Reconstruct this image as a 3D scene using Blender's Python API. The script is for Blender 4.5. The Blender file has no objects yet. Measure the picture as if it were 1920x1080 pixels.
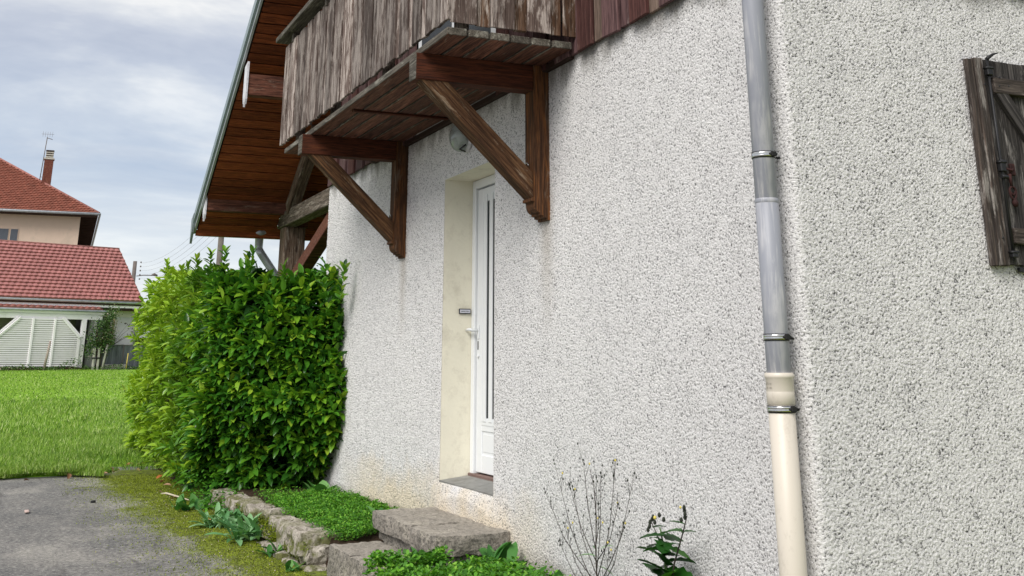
import bpy, math, random
import numpy as np
from mathutils import Vector, Matrix

random.seed(7)
rng = np.random.default_rng(11)
C = bpy.context.scene.collection
scn = bpy.context.scene
R = math.radians

# ------------------------------------------------------------------ camera
cam = bpy.data.cameras.new('camera')
cam.sensor_width = 36
cam.lens = 2067.36 / 1920 * 36
cam.shift_y = -(540 + 1.07) / 1920
cam.clip_start = 0.05
cam.clip_end = 6000
co = bpy.data.objects.new('camera', cam)
co.location = (0, -2.95, 1.5)
co.rotation_euler = (R(90 + 18.198), 0, R(90 - 23.757))
C.objects.link(co)
scn.camera = co

# ------------------------------------------------------------------ world, sun, exposure
w = bpy.data.worlds.new('World')
scn.world = w
w.use_nodes = True
wt = w.node_tree
wt.nodes.clear()


def wn(t, **k):
    n = wt.nodes.new(t)
    for a, b in k.items():
        setattr(n, a, b)
    return n


SUN_EL, SUN_AZ = R(42), math.atan2(-0.80, 0.60)       # direction towards the sun (world x, y)
sky = wn('ShaderNodeTexSky', sky_type='NISHITA', sun_disc=False)
sky.sun_elevation = SUN_EL
sky.sun_rotation = math.pi / 2 - SUN_AZ
bg1 = wn('ShaderNodeBackground')
bg1.inputs['Strength'].default_value = 0.15
wt.links.new(sky.outputs[0], bg1.inputs[0])
tc = wn('ShaderNodeTexCoord')
sep = wn('ShaderNodeSeparateXYZ')
wt.links.new(tc.outputs['Generated'], sep.inputs[0])
# flatten the cloud layer: direction / (height + .25)
add = wn('ShaderNodeMath', operation='ADD'); add.inputs[1].default_value = 0.22
mx = wn('ShaderNodeMath', operation='MAXIMUM'); mx.inputs[1].default_value = 0.0
wt.links.new(sep.outputs[2], mx.inputs[0]); wt.links.new(mx.outputs[0], add.inputs[0])
dx = wn('ShaderNodeMath', operation='DIVIDE'); dy = wn('ShaderNodeMath', operation='DIVIDE')
wt.links.new(sep.outputs[0], dx.inputs[0]); wt.links.new(add.outputs[0], dx.inputs[1])
wt.links.new(sep.outputs[1], dy.inputs[0]); wt.links.new(add.outputs[0], dy.inputs[1])
cmb = wn('ShaderNodeCombineXYZ')
wt.links.new(dx.outputs[0], cmb.inputs[0]); wt.links.new(dy.outputs[0], cmb.inputs[1])


def noise(scale, detail, rough, off, dist=0.0):
    m = wn('ShaderNodeMapping'); m.inputs['Location'].default_value = off
    m.inputs['Scale'].default_value = (1.25, 0.62, 1)
    wt.links.new(cmb.outputs[0], m.inputs[0])
    n = wn('ShaderNodeTexNoise')
    n.inputs['Scale'].default_value = scale
    n.inputs['Detail'].default_value = detail
    n.inputs['Roughness'].default_value = rough
    n.inputs['Distortion'].default_value = dist
    wt.links.new(m.outputs[0], n.inputs[0])
    return n.outputs[0]


def ramp(src, stops):
    r = wn('ShaderNodeValToRGB')
    e = r.color_ramp.elements
    e[0].position, e[0].color = stops[0][0], (*stops[0][1], 1)
    e[1].position, e[1].color = stops[-1][0], (*stops[-1][1], 1)
    for p, c in stops[1:-1]:
        x = e.new(p); x.color = (*c, 1)
    wt.links.new(src, r.inputs[0])
    return r.outputs[0]


# cloud colour: lavender grey to cream
ccol = ramp(noise(1.5, 6, 0.58, (3.1, 1.7, 0), 0.3),
            [(0.36, (0.35, 0.365, 0.43)), (0.45, (0.455, 0.465, 0.51)), (0.53, (0.635, 0.63, 0.625)), (0.61, (0.92, 0.88, 0.80))])
# clear gaps are commoner low over the horizon
gap = ramp(noise(1.7, 6, 0.55, (7.3, 2.2, 0), 0.2), [(0.34, (0, 0, 0)), (0.62, (1, 1, 1))])
low = ramp(sep.outputs[2], [(0.02, (0.45, 0.45, 0.45)), (0.16, (0.25, 0.25, 0.25)), (0.26, (0.7, 0.7, 0.7)), (0.36, (1, 1, 1))])
bcol = ramp(sep.outputs[2], [(0.0, (0.74, 0.77, 0.76)), (0.07, (0.56, 0.61, 0.66)), (0.16, (0.32, 0.395, 0.51)), (0.5, (0.34, 0.42, 0.54))])
mg = wn('ShaderNodeMath', operation='MAXIMUM')
mul = wn('ShaderNodeMath', operation='MULTIPLY'); mul.inputs[1].default_value = 0.62
wt.links.new(gap, mul.inputs[0])
wt.links.new(mul.outputs[0], mg.inputs[0]); wt.links.new(low, mg.inputs[1])
mixc = wn('ShaderNodeMix', data_type='RGBA')
wt.links.new(mg.outputs[0], mixc.inputs[0])
wt.links.new(bcol, mixc.inputs[6]); wt.links.new(ccol, mixc.inputs[7])
bg2 = wn('ShaderNodeBackground')
bg2.inputs['Strength'].default_value = 0.82
wt.links.new(mixc.outputs[2], bg2.inputs[0])
ms = wn('ShaderNodeMixShader'); ms.inputs[0].default_value = 0.93
wt.links.new(bg1.outputs[0], ms.inputs[1]); wt.links.new(bg2.outputs[0], ms.inputs[2])
wo = wn('ShaderNodeOutputWorld')
wt.links.new(ms.outputs[0], wo.inputs[0])

sl = bpy.data.lights.new('sun', 'SUN')
sl.energy = 2.0
sl.angle = R(34)
sl.color = (1.0, 0.965, 0.91)
so = bpy.data.objects.new('sun', sl)
sd = Vector((math.cos(SUN_AZ) * math.cos(SUN_EL), math.sin(SUN_AZ) * math.cos(SUN_EL), math.sin(SUN_EL)))
so.rotation_euler = sd.to_track_quat('Z', 'Y').to_euler()
C.objects.link(so)

scn.view_settings.view_transform = 'Standard'
scn.view_settings.look = 'None'
scn.view_settings.gamma = 1
scn.view_settings.exposure = 0.72
scn.view_settings.use_curve_mapping = False


# ------------------------------------------------------------------ material helpers
class NT:
    def __init__(s, name, rough=0.8, spec=0.3, metal=0.0):
        s.m = bpy.data.materials.new(name); s.m.use_nodes = True
        s.t = s.m.node_tree; s.t.nodes.clear()
        s.b = s.n('ShaderNodeBsdfPrincipled')
        s.o = s.n('ShaderNodeOutputMaterial')
        s.l(s.b.outputs[0], s.o.inputs[0])
        s.b.inputs['Roughness'].default_value = rough
        s.b.inputs['Specular IOR Level'].default_value = spec
        s.b.inputs['Metallic'].default_value = metal
        s._obj = None

    def n(s, t, **k):
        x = s.t.nodes.new(t)
        for a, b in k.items():
            setattr(x, a, b)
        return x

    def l(s, a, b): s.t.links.new(a, b)

    def put(s, sock, v):
        if hasattr(v, 'is_output'): s.l(v, sock)
        elif isinstance(v, (tuple, list)): sock.default_value = (*v, 1) if len(v) == 3 and len(sock.default_value) == 4 else v
        else: sock.default_value = v

    def coord(s, kind='Object', scale=(1, 1, 1), rand=False):
        tcn = s.n('ShaderNodeTexCoord')
        v = tcn.outputs[kind]
        if kind == 'World':
            pass
        if rand:
            oi = s.n('ShaderNodeObjectInfo')
            mm = s.n('ShaderNodeVectorMath', operation='MULTIPLY')
            mm.inputs[1].default_value = (37, 53, 71)
            s.l(oi.outputs['Random'], mm.inputs[0])
            aa = s.n('ShaderNodeVectorMath', operation='ADD')
            s.l(v, aa.inputs[0]); s.l(mm.outputs[0], aa.inputs[1])
            v = aa.outputs[0]
        mp = s.n('ShaderNodeMapping'); mp.inputs['Scale'].default_value = scale
        s.l(v, mp.inputs[0])
        return mp.outputs[0]

    def pos(s, scale=(1, 1, 1)):
        g = s.n('ShaderNodeNewGeometry')
        mp = s.n('ShaderNodeMapping'); mp.inputs['Scale'].default_value = scale
        s.l(g.outputs['Position'], mp.inputs[0])
        return mp.outputs[0]

    def noise(s, vec, scale=1, detail=4, rough=0.6, dist=0):
        x = s.n('ShaderNodeTexNoise')
        s.l(vec, x.inputs[0])
        x.inputs['Scale'].default_value = scale; x.inputs['Detail'].default_value = detail
        x.inputs['Roughness'].default_value = rough; x.inputs['Distortion'].default_value = dist
        return x.outputs[0]

    def vor(s, vec, scale=1, feature='F1', out=0):
        x = s.n('ShaderNodeTexVoronoi', feature=feature)
        s.l(vec, x.inputs[0]); x.inputs['Scale'].default_value = scale
        return x.outputs[out]

    def ramp(s, src, stops, interp='LINEAR'):
        r = s.n('ShaderNodeValToRGB'); r.color_ramp.interpolation = interp
        e = r.color_ramp.elements
        f = lambda c: (c, c, c, 1) if not isinstance(c, (tuple, list)) else (*c, 1)
        e[0].position, e[0].color = stops[0][0], f(stops[0][1])
        e[1].position, e[1].color = stops[-1][0], f(stops[-1][1])
        for p, c in stops[1:-1]:
            x = e.new(p); x.color = f(c)
        s.l(src, r.inputs[0])
        return r.outputs[0]

    def mix(s, fac, a, b, blend='MIX'):
        x = s.n('ShaderNodeMix', data_type='RGBA', blend_type=blend)
        s.put(x.inputs[0], fac); s.put(x.inputs[6], a); s.put(x.inputs[7], b)
        return x.outputs[2]

    def math(s, op, a, b=0.0, clamp=False):
        x = s.n('ShaderNodeMath', operation=op); x.use_clamp = clamp
        s.put(x.inputs[0], a); s.put(x.inputs[1], b)
        return x.outputs[0]

    def mapr(s, v, a, b, c=0.0, d=1.0):
        x = s.n('ShaderNodeMapRange'); x.clamp = True
        s.put(x.inputs[0], v)
        for i, q in enumerate((a, b, c, d)): s.put(x.inputs[i + 1], q)
        return x.outputs[0]

    def rand(s): return s.n('ShaderNodeObjectInfo').outputs['Random']

    def attr(s, name):
        a = s.n('ShaderNodeAttribute'); a.attribute_name = name
        return a.outputs['Fac']

    def xyz(s, v):
        x = s.n('ShaderNodeSeparateXYZ'); s.l(v, x.inputs[0]); return x.outputs

    def col(s, v): s.put(s.b.inputs['Base Color'], v)

    def rough(s, v): s.put(s.b.inputs['Roughness'], v)

    def bump(s, h, strength=0.5, dist=0.01):
        b = s.n('ShaderNodeBump'); b.inputs['Strength'].default_value = strength; b.inputs['Distance'].default_value = dist
        s.l(h, b.inputs['Height']); s.l(b.outputs[0], s.b.inputs['Normal'])


def grain_scale(axis, fine=70, long=2.2):
    return tuple(long if i == axis else fine for i in range(3))


def wood(name, axis, dark, mid, light, pale=None, pale_amt=0.5, rough=0.85, tint=None, fine=70, bump=0.6, knots=True, long=2.2):
    """weathered timber with grain along one axis; every piece gets its own offset and tone"""
    k = NT(name, rough, 0.25)
    v = k.coord('Object', grain_scale(axis, fine, long), True)
    a = k.noise(v, 1, 5, 0.7, 0.3)
    v2 = k.coord('Object', grain_scale(axis, fine * 3, long * 3), True)
    b = k.noise(v2, 1, 3, 0.7)
    c = k.ramp(a, [(0.30, dark), (0.5, mid), (0.70, light)])
    c = k.mix(k.ramp(b, [(0.38, 0.75), (0.56, 0.0)]), c, tuple(x * 0.45 for x in dark))
    if pale:
        v3 = k.coord('Object', grain_scale(axis, 16, 3.0), True)
        p = k.noise(v3, 1, 6, 0.75, 0.4)
        pm = k.math('MULTIPLY', k.ramp(p, [(0.62 - 0.25 * pale_amt, 0.0), (0.70 - 0.22 * pale_amt, 1.0)]), k.ramp(b, [(0.40, 0.2), (0.55, 1.0)]))
        c = k.mix(pm, c, pale)
    if knots:
        v4 = k.coord('Object', tuple(1.6 if i == axis else 9 for i in range(3)), True)
        kn = k.vor(v4, 1)
        c = k.mix(k.ramp(kn, [(0.05, 0.8), (0.13, 0.0)]), c, tuple(x * 0.4 for x in dark))
    r = k.rand()
    lo, hi = tint or (0.72, 1.25)
    hv = k.n('ShaderNodeHueSaturation')
    k.put(hv.inputs['Value'], k.mapr(r, 0, 1, lo, hi)); k.put(hv.inputs['Color'], c)
    k.col(hv.outputs[0])
    k.bump(k.mix(0.5, a, b), bump, 0.004)
    return k.m


M = {}
M['rail_wood'] = wood('weathered railing wood', 2, (0.045, 0.027, 0.022), (0.13, 0.092, 0.078), (0.26, 0.205, 0.175), (0.46, 0.40, 0.36), 0.62, fine=120, tint=(.45, 1.35))
M['rail_wood_brown'] = wood('weathered railing wood with stain left', 2, (0.06, 0.028, 0.014), (0.16, 0.09, 0.055), (0.28, 0.20, 0.15), (0.48, 0.42, 0.37), 0.5, fine=38)
M['deck_wood'] = wood('deck board underside', 0, (0.036, 0.013, 0.008), (0.135, 0.054, 0.034), (0.24, 0.11, 0.07), (0.20, 0.14, 0.11), 0.1, fine=40, tint=(.7, 1.3))
M['deck_edge'] = wood('mossy deck board edge', 0, (0.05, 0.045, 0.035), (0.12, 0.105, 0.085), (0.20, 0.18, 0.15), (0.26, 0.25, 0.21), 0.4, fine=45)
M['beam_y'] = wood('bracket beam wood', 1, (0.028, 0.008, 0.003), (0.085, 0.022, 0.009), (0.13, 0.04, 0.015), None, fine=45, tint=(0.9, 1.1))
M['beam_z'] = wood('bracket post wood', 2, (0.028, 0.012, 0.006), (0.090, 0.040, 0.018), (0.23, 0.085, 0.022), (0.16, 0.12, 0.09), 0.2, fine=40, tint=(0.9, 1.15))
M['brace_wood'] = wood('bracket brace wood', 2, (0.028, 0.012, 0.006), (0.095, 0.045, 0.020), (0.19, 0.10, 0.045), (0.25, 0.19, 0.13), 0.22, fine=42, tint=(0.95, 1.15))
M['grey_beam_x'] = wood('greyed porch beam wood', 0, (0.06, 0.045, 0.035), (0.15, 0.12, 0.095), (0.26, 0.22, 0.18), (0.34, 0.30, 0.25), 0.35, fine=26)
M['grey_beam_z'] = wood('greyed porch post wood', 2, (0.06, 0.035, 0.025), (0.18, 0.125, 0.09), (0.30, 0.22, 0.165), (0.36, 0.31, 0.26), 0.3, fine=34)
M['soffit'] = wood('soffit board', 1, (0.12, 0.032, 0.010), (0.30, 0.080, 0.024), (0.42, 0.125, 0.038), None, fine=55, tint=(0.6, 1.35), bump=0.3)
M['purlin'] = wood('purlin wood', 1, (0.06, 0.022, 0.014), (0.18, 0.070, 0.045), (0.28, 0.13, 0.085), (0.24, 0.17, 0.13), 0.2, fine=34)
M['side_red'] = wood('red stained siding', 2, (0.038, 0.014, 0.013), (0.085, 0.034, 0.030), (0.135, 0.065, 0.055), (0.24, 0.15, 0.13), 0.1, fine=55)
M['side_plum'] = wood('faded plum siding', 2, (0.055, 0.028, 0.030), (0.12, 0.066, 0.066), (0.18, 0.11, 0.105), (0.28, 0.22, 0.2), 0.1, fine=55)
M['side_tan'] = wood('faded tan siding', 2, (0.09, 0.065, 0.05), (0.20, 0.14, 0.11), (0.27, 0.20, 0.16), (0.33, 0.28, 0.24), 0.2, fine=55)
M['shutter'] = wood('weathered shutter wood', 2, (0.014, 0.012, 0.012), (0.045, 0.040, 0.038), (0.10, 0.090, 0.085), (0.20, 0.185, 0.175), 0.35, fine=60, tint=(0.85, 1.15))
M['shutter_h'] = wood('weathered shutter batten', 1, (0.022, 0.017, 0.014), (0.07, 0.055, 0.047), (0.14, 0.115, 0.10), (0.24, 0.21, 0.19), 0.25, fine=40)
M['shutter_brown'] = wood('shutter edge with brown stain left', 2, (0.020, 0.014, 0.012), (0.050, 0.041, 0.037), (0.11, 0.078, 0.062), (0.22, 0.20, 0.185), 0.45, fine=60)


def plain(name, c, rough=0.6, spec=0.4, metal=0.0, var=0.12, sc=6.0, bump=0.0, dirt=None):
    k = NT(name, rough, spec, metal)
    v = k.coord('Object', (1, 1, 1), True)
    a = k.noise(v, sc, 5, 0.65)
    cc = k.mix(k.ramp(a, [(0.3, 0.0), (0.7, 1.0)]), tuple(x * (1 - var) for x in c), tuple(min(1, x * (1 + var)) for x in c))
    if dirt:
        cc = k.mix(k.ramp(k.noise(v, sc * 2.3, 6, 0.7), [(0.52, 0.0), (0.72, 0.8)]), cc, dirt)
    k.col(cc)
    if bump: k.bump(k.noise(v, sc * 12, 3, 0.6), bump, 0.003)
    return k.m


M['pvc'] = plain('white door enamel', (0.78, 0.80, 0.82), 0.3, 0.5, var=0.02)
M['plaster'] = plain('cream plaster', (0.78, 0.745, 0.62), 0.85, 0.2, var=0.05, sc=3, bump=0.5, dirt=(0.58, 0.54, 0.44))
M['core'] = plain('house core', (0.35, 0.33, 0.30), 0.9, 0.2)
M['sill'] = plain('sill slab', (0.22, 0.22, 0.21), 0.6, 0.4, var=0.25, sc=9, dirt=(0.12, 0.11, 0.1))
M['red_tile'] = plain('red clay sill', (0.17, 0.11, 0.095), 0.7, 0.3, var=0.2, sc=12)
M['black_iron'] = plain('black iron', (0.02, 0.02, 0.022), 0.5, 0.4, 0.3, var=0.3, sc=20)
M['rust_iron'] = plain('rusty iron', (0.04, 0.014, 0.013), 0.75, 0.3, 0.2, var=0.4, sc=30)
M['zinc'] = plain('zinc sheet', (0.30, 0.36, 0.37), 0.45, 0.5, 0.6, var=0.15, sc=4)
M['gutter_zinc'] = plain('weathered zinc', (0.46, 0.49, 0.52), 0.4, 0.5, 0.35, var=0.2, sc=5)
M['white_metal'] = plain('white painted plate', (0.68, 0.68, 0.72), 0.5, 0.4, var=0.1, sc=12, dirt=(0.3, 0.28, 0.28))
M['steel'] = plain('clamp steel', (0.62, 0.62, 0.62), 0.22, 0.5, 1.0, var=0.1)
M['rubber'] = plain('clamp rubber', (0.015, 0.015, 0.015), 0.7, 0.3)
M['glass_dark'] = plain('door glass', (0.03, 0.036, 0.04), 0.25, 0.25, var=0.05)
M['ink'] = plain('ink', (0.04, 0.045, 0.08), 0.6, 0.2)
M['faint_ink'] = plain('faint print', (0.36, 0.33, 0.29), 0.6, 0.2)
M['plate'] = plain('name plate', (0.60, 0.61, 0.68), 0.4, 0.5, var=0.04)
M['roof_top'] = plain('roof covering', (0.20, 0.09, 0.06), 0.8, 0.2)

# pipe greys
k = NT('grey pipe plastic', 0.42, 0.45)
v = k.coord('Object', (30, 30, 2.0))
sc1 = k.noise(v, 1, 6, 0.75, 0.5)
v = k.coord('Object', (2.2, 2.2, 1.3))
mask = k.ramp(k.noise(v, 1.2, 4, 0.6), [(0.42, 0.0), (0.60, 1.0)])
k.col(k.mix(k.math('MULTIPLY', k.ramp(sc1, [(0.46, 0.0), (0.60, 1.0)]), mask), (0.275, 0.285, 0.325), (0.60, 0.59, 0.59)))
k.rough(k.mapr(sc1, 0.3, 0.7, 0.35, 0.55))
M['pipe_grey'] = k.m
k = NT('pale pipe plastic', 0.4, 0.45)
v = k.coord('Object', (4, 4, 2.5))
k.col(k.mix(k.ramp(k.noise(v, 3, 6, 0.8), [(0.54, 0.0), (0.68, 0.45)]), (0.62, 0.565, 0.49), (0.42, 0.37, 0.31)))
M['pipe_beige'] = k.m

M['bg_soffit_dark'] = plain('dark ledger', (0.035, 0.02, 0.016), 0.85, 0.2)

# roughcast: h attribute = relief height (0 pits .. 1 tips)
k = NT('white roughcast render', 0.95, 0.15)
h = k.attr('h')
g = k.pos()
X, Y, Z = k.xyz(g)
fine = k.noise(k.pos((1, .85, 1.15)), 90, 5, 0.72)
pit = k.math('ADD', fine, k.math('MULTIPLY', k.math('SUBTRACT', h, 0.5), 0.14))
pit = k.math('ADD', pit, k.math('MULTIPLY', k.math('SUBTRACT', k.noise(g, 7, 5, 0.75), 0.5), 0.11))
base = k.ramp(pit, [(0.305, (0.04, 0.038, 0.038)), (0.39, (0.26, 0.255, 0.26)), (0.445, (0.79, 0.775, 0.775)), (0.54, (0.93, 0.915, 0.91))])  # dark stops put the shade of the pits into the colour
big = k.noise(g, 1.3, 4, 0.6)
base = k.mix(k.ramp(big, [(0.4, 0.0), (0.65, 0.35)]), base, k.mix(1.0, base, (0.92, 0.92, 0.93), 'MULTIPLY'))
# cream patch repairs low by the step and splash zone along the ground
wob = k.math('MULTIPLY', k.math('SUBTRACT', k.noise(g, 3.2, 4, 0.6), 0.5), 0.55)
lowm = k.mapr(k.math('ADD', Z, wob), 0.78, 0.52)
xm = k.math('MULTIPLY', k.mapr(X, -10.6, -9.6), k.mapr(X, -6.0, -6.9))
cream = k.math('MULTIPLY', k.math('MULTIPLY', lowm, xm), 0.85)
base = k.mix(cream, base, k.mix(1.0, base, (0.98, 0.86, 0.66), 'MULTIPLY'))
gm = k.mapr(k.math('ADD', Z, k.math('MULTIPLY', wob, 0.4)), 0.47, 0.36)
base = k.mix(k.math('MULTIPLY', gm, 0.65), base, (0.20, 0.19, 0.13))
# grime that has run down under the siding at each recess
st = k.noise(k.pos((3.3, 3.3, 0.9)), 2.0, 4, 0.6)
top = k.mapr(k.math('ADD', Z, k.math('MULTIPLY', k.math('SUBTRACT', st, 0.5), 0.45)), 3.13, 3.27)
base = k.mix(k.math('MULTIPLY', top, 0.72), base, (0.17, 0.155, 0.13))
# rain tracks under the two bracket feet
def track(x0, z0):
    global base
    d = k.math('ABSOLUTE', k.math('SUBTRACT', X, x0))
    m = k.math('MULTIPLY', k.mapr(d, 0.13, 0.02), k.math('MULTIPLY', k.mapr(Z, z0 - 0.75, z0), k.mapr(Z, z0 + 0.25, z0 + 0.1)))
    base = k.mix(k.math('MULTIPLY', m, 0.5), base, (0.34, 0.28, 0.20))
track(-6.17, 2.36); track(-8.93, 2.36)
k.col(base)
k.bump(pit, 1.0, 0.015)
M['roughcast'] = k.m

# stones
k = NT('old step stone', 0.9, 0.2)
v = k.coord('Object', (1, 1, 1), True)
a = k.noise(v, 5, 8, 0.7); b = k.noise(v, 38, 5, 0.75, 0.6); c_ = k.noise(k.coord('Object', (1, 1.6, 2.2), True), 26, 8, 0.8, 0.6)
cc = k.ramp(a, [(0.3, (0.19, 0.175, 0.155)), (0.5, (0.31, 0.28, 0.245)), (0.7, (0.47, 0.43, 0.36))])
cc = k.mix(k.ramp(c_, [(0.42, 0.85), (0.51, 0.0)]), cc, (0.085, 0.08, 0.07))
cc = k.mix(k.ramp(b, [(0.39, 0.8), (0.48, 0.0)]), cc, (0.09, 0.085, 0.075))
cc = k.mix(k.ramp(b, [(0.62, 0.0), (0.72, 0.5)]), cc, (0.48, 0.47, 0.45))
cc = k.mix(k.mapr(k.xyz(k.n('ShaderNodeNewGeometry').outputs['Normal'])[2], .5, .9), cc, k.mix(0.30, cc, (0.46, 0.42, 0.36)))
k.col(cc); k.bump(k.mix(0.5, b, c_), 0.9, 0.012)
M['step_stone'] = k.m
k = NT('mossy wall stone', 0.92, 0.15)
v = k.coord('Object', (1, 1, 1), True)
a = k.noise(v, 9, 8, 0.72); b = k.noise(v, 60, 4, 0.7, 0.4)
cc = k.ramp(a, [(0.3, (0.22, 0.195, 0.165)), (0.5, (0.37, 0.335, 0.29)), (0.7, (0.56, 0.52, 0.46))])
cc = k.mix(k.ramp(b, [(0.38, 0.75), (0.5, 0.0)]), cc, (0.10, 0.085, 0.07))
ms_ = k.math('MULTIPLY', k.ramp(k.noise(v, 7, 5, 0.6), [(0.46, 0.0), (0.55, 1.0)]), k.mapr(k.xyz(k.pos())[2], 0.42, 0.34))
cc = k.mix(k.math('MULTIPLY', ms_, 0.85), cc, (0.10, 0.11, 0.02))
k.col(cc); k.bump(k.mix(0.5, a, b), 0.8, 0.01)
M['wall_stone'] = k.m
k = NT('bed soil', 0.97, 0.1)
a = k.noise(k.pos(), 40, 6, 0.75)
k.col(k.ramp(a, [(0.3, (0.020, 0.013, 0.009)), (0.6, (0.055, 0.036, 0.024)), (0.75, (0.11, 0.08, 0.055))])); k.bump(a, 0.8, 0.02)
M['soil'] = k.m


def moss_mask(k, g):
    """moss spreads from the low stone wall over the edge of the tarmac"""
    X, Y, Z = k.xyz(g)
    line = k.math('ADD', k.math('MULTIPLY', k.math('ADD', X, 8.0), 0.045), -1.36)      # outer limit of the moss
    n1 = k.math('MULTIPLY', k.math('SUBTRACT', k.noise(k.pos((1, 1.6, 1)), 1.7, 7, 0.72), 0.5), 1.25)
    d = k.math('ADD', k.math('SUBTRACT', Y, line), n1)
    m = k.mapr(d, -0.30, 0.50)
    fx = k.mapr(X, -16.4, -15.4)
    return k.math('MULTIPLY', m, fx)


k = NT('tarmac', 0.93, 0.2)
g = k.pos()
a = k.noise(k.pos((.6, 1.2, 1)), 1.3, 8, 0.7); b = k.noise(k.pos((1, .7, 1)), 40, 6, 0.95); v_ = k.vor(g, 150)
cc = k.ramp(a, [(0.35, (0.14, 0.14, 0.142)), (0.5, (0.215, 0.208, 0.20)), (0.62, (0.33, 0.315, 0.29))])
cc = k.mix(k.ramp(b, [(0.40, 0.85), (0.49, 0.0)]), cc, (0.05, 0.05, 0.05))
cc = k.mix(k.ramp(b, [(0.53, 0.0), (0.61, 0.8)]), cc, (0.50, 0.48, 0.44))
dk = k.ramp(k.noise(k.pos((0.5, 3.2, 1)), 1.5, 5, 0.7, 0.6), [(0.60, 0.0), (0.68, 0.55)])
cc = k.mix(dk, cc, (0.085, 0.08, 0.078))
mm = moss_mask(k, g)
mn = k.noise(g, 42, 5, 0.75)
mm2 = k.math('MULTIPLY', k.mapr(k.math('ADD', k.math('MULTIPLY', mm, 1.3), k.math('SUBTRACT', mn, 0.72)), 0.1, 0.38), 0.94)
mc = k.ramp(k.noise(g, 9, 8, 0.85), [(0.34, (0.055, 0.060, 0.014)), (0.48, (0.15, 0.19, 0.018)), (0.62, (0.28, 0.36, 0.025))])
mc = k.mix(k.ramp(mn, [(0.40, 0.85), (0.52, 0.0)]), mc, (0.030, 0.026, 0.014))
k.col(k.mix(mm2, cc, mc)); k.bump(k.mix(0.6, b, mn), 0.8, 0.01)
M['tarmac'] = k.m

k = NT('lawn ground', 0.95, 0.1)
g = k.pos()
a = k.noise(g, 0.5, 5, 0.65); b = k.noise(k.pos((0.5, 1.5, 1)), 7, 6, 0.8)
cc = k.ramp(b, [(0.3, (0.09, 0.19, 0.02)), (0.5, (0.19, 0.37, 0.03)), (0.7, (0.33, 0.52, 0.05))])
cc = k.mix(k.ramp(a, [(0.4, 0.0), (0.62, 0.5)]), cc, (0.20, 0.34, 0.035))
k.col(cc); k.bump(b, 0.7, 0.06)
M['lawn_ground'] = k.m


k = NT('distant ground', 0.95, 0.1)
k.col(k.ramp(k.noise(k.pos(), .08, 6, .7), [(.35, (0.13, 0.13, 0.10)), (.5, (0.19, 0.18, 0.15)), (.65, (0.26, 0.24, 0.21))]))
M['terrain'] = k.m


def leafmat(name, stops, rough=0.4, spec=0.4, trans=0.3, obj=True, extra=None):
    k = NT(name, rough, spec)
    r = k.attr('rnd')
    if obj:
        r = k.math('FRACT', k.math('ADD', r, k.rand()))
    c = k.ramp(r, stops)
    if extra: c = extra(k, c)
    k.col(c)
    tr = k.n('ShaderNodeBsdfTranslucent')
    br = k.mix(1.0, c, (1.0, 1.05, 0.5), 'MULTIPLY')
    k.l(br, tr.inputs[0])
    mxs = k.n('ShaderNodeMixShader'); mxs.inputs[0].default_value = trans
    k.l(k.b.outputs[0], mxs.inputs[1]); k.l(tr.outputs[0], mxs.inputs[2]); k.l(mxs.outputs[0], k.o.inputs[0])
    return k.m


def laurel_extra(k, c):
    # sunlit side put into the colour: leaves turn yellow-green towards the far end
    X, Y, Z = k.xyz(k.pos())
    f = k.math('MULTIPLY', k.mapr(X, -12.4, -16.2), k.ramp(k.noise(k.pos(), 2.2, 4, 0.6), [(0.36, 0.15), (0.6, 1.0)]))
    return k.mix(k.math('MULTIPLY', f, 0.80), c, (0.42, 0.58, 0.04))


M['laurel'] = leafmat('laurel leaf', [(0.0, (0.018, 0.075, 0.012)), (0.35, (0.040, 0.155, 0.016)), (0.65, (0.085, 0.25, 0.02)), (0.85, (0.19, 0.38, 0.025)), (1.0, (0.36, 0.52, 0.045))],
                      0.30, 0.5, 0.28, extra=laurel_extra)
M['laurel_shaded'] = leafmat('shaded laurel leaf', [(0.0, (0.008, 0.026, 0.008)), (0.6, (0.014, 0.052, 0.011)), (1.0, (0.032, 0.10, 0.016))], 0.34, 0.5, 0.2, extra=laurel_extra)  # darker laurel copy, with the shade inside the hedge put into its colour
M['grass'] = leafmat('grass blade', [(0.0, (0.065, 0.14, 0.02)), (0.35, (0.18, 0.33, 0.04)), (0.7, (0.31, 0.48, 0.07)), (1.0, (0.58, 0.66, 0.30))], 0.55, 0.3, 0.35, obj=False)
M['cover'] = leafmat('chickweed leaf', [(0.0, (0.045, 0.15, 0.018)), (0.5, (0.10, 0.30, 0.024)), (0.85, (0.17, 0.42, 0.035)), (1.0, (0.28, 0.48, 0.07))], 0.5, 0.3, 0.3, obj=False)
M['moss'] = leafmat('moss', [(0.0, (0.04, 0.055, 0.010)), (0.5, (0.18, 0.23, 0.018)), (0.93, (0.36, 0.44, 0.03)), (1.0, (0.45, 0.42, 0.16))], 0.8, 0.1, 0.2, obj=False)
M['weed_leaf'] = leafmat('broad weed leaf', [(0.0, (0.045, 0.16, 0.035)), (0.6, (0.09, 0.26, 0.055)), (1.0, (0.20, 0.40, 0.13))], 0.55, 0.3, 0.25)
M['tuft_leaf'] = leafmat('primrose leaf', [(0.0, (0.08, 0.23, 0.08)), (0.5, (0.17, 0.37, 0.15)), (1.0, (0.32, 0.52, 0.28))], 0.55, 0.3, 0.25)
M['thistle_leaf'] = leafmat('thistle leaf', [(0.0, (0.012, 0.055, 0.010)), (0.6, (0.022, 0.11, 0.012)), (1.0, (0.06, 0.20, 0.02))], 0.45, 0.35, 0.25)
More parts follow.
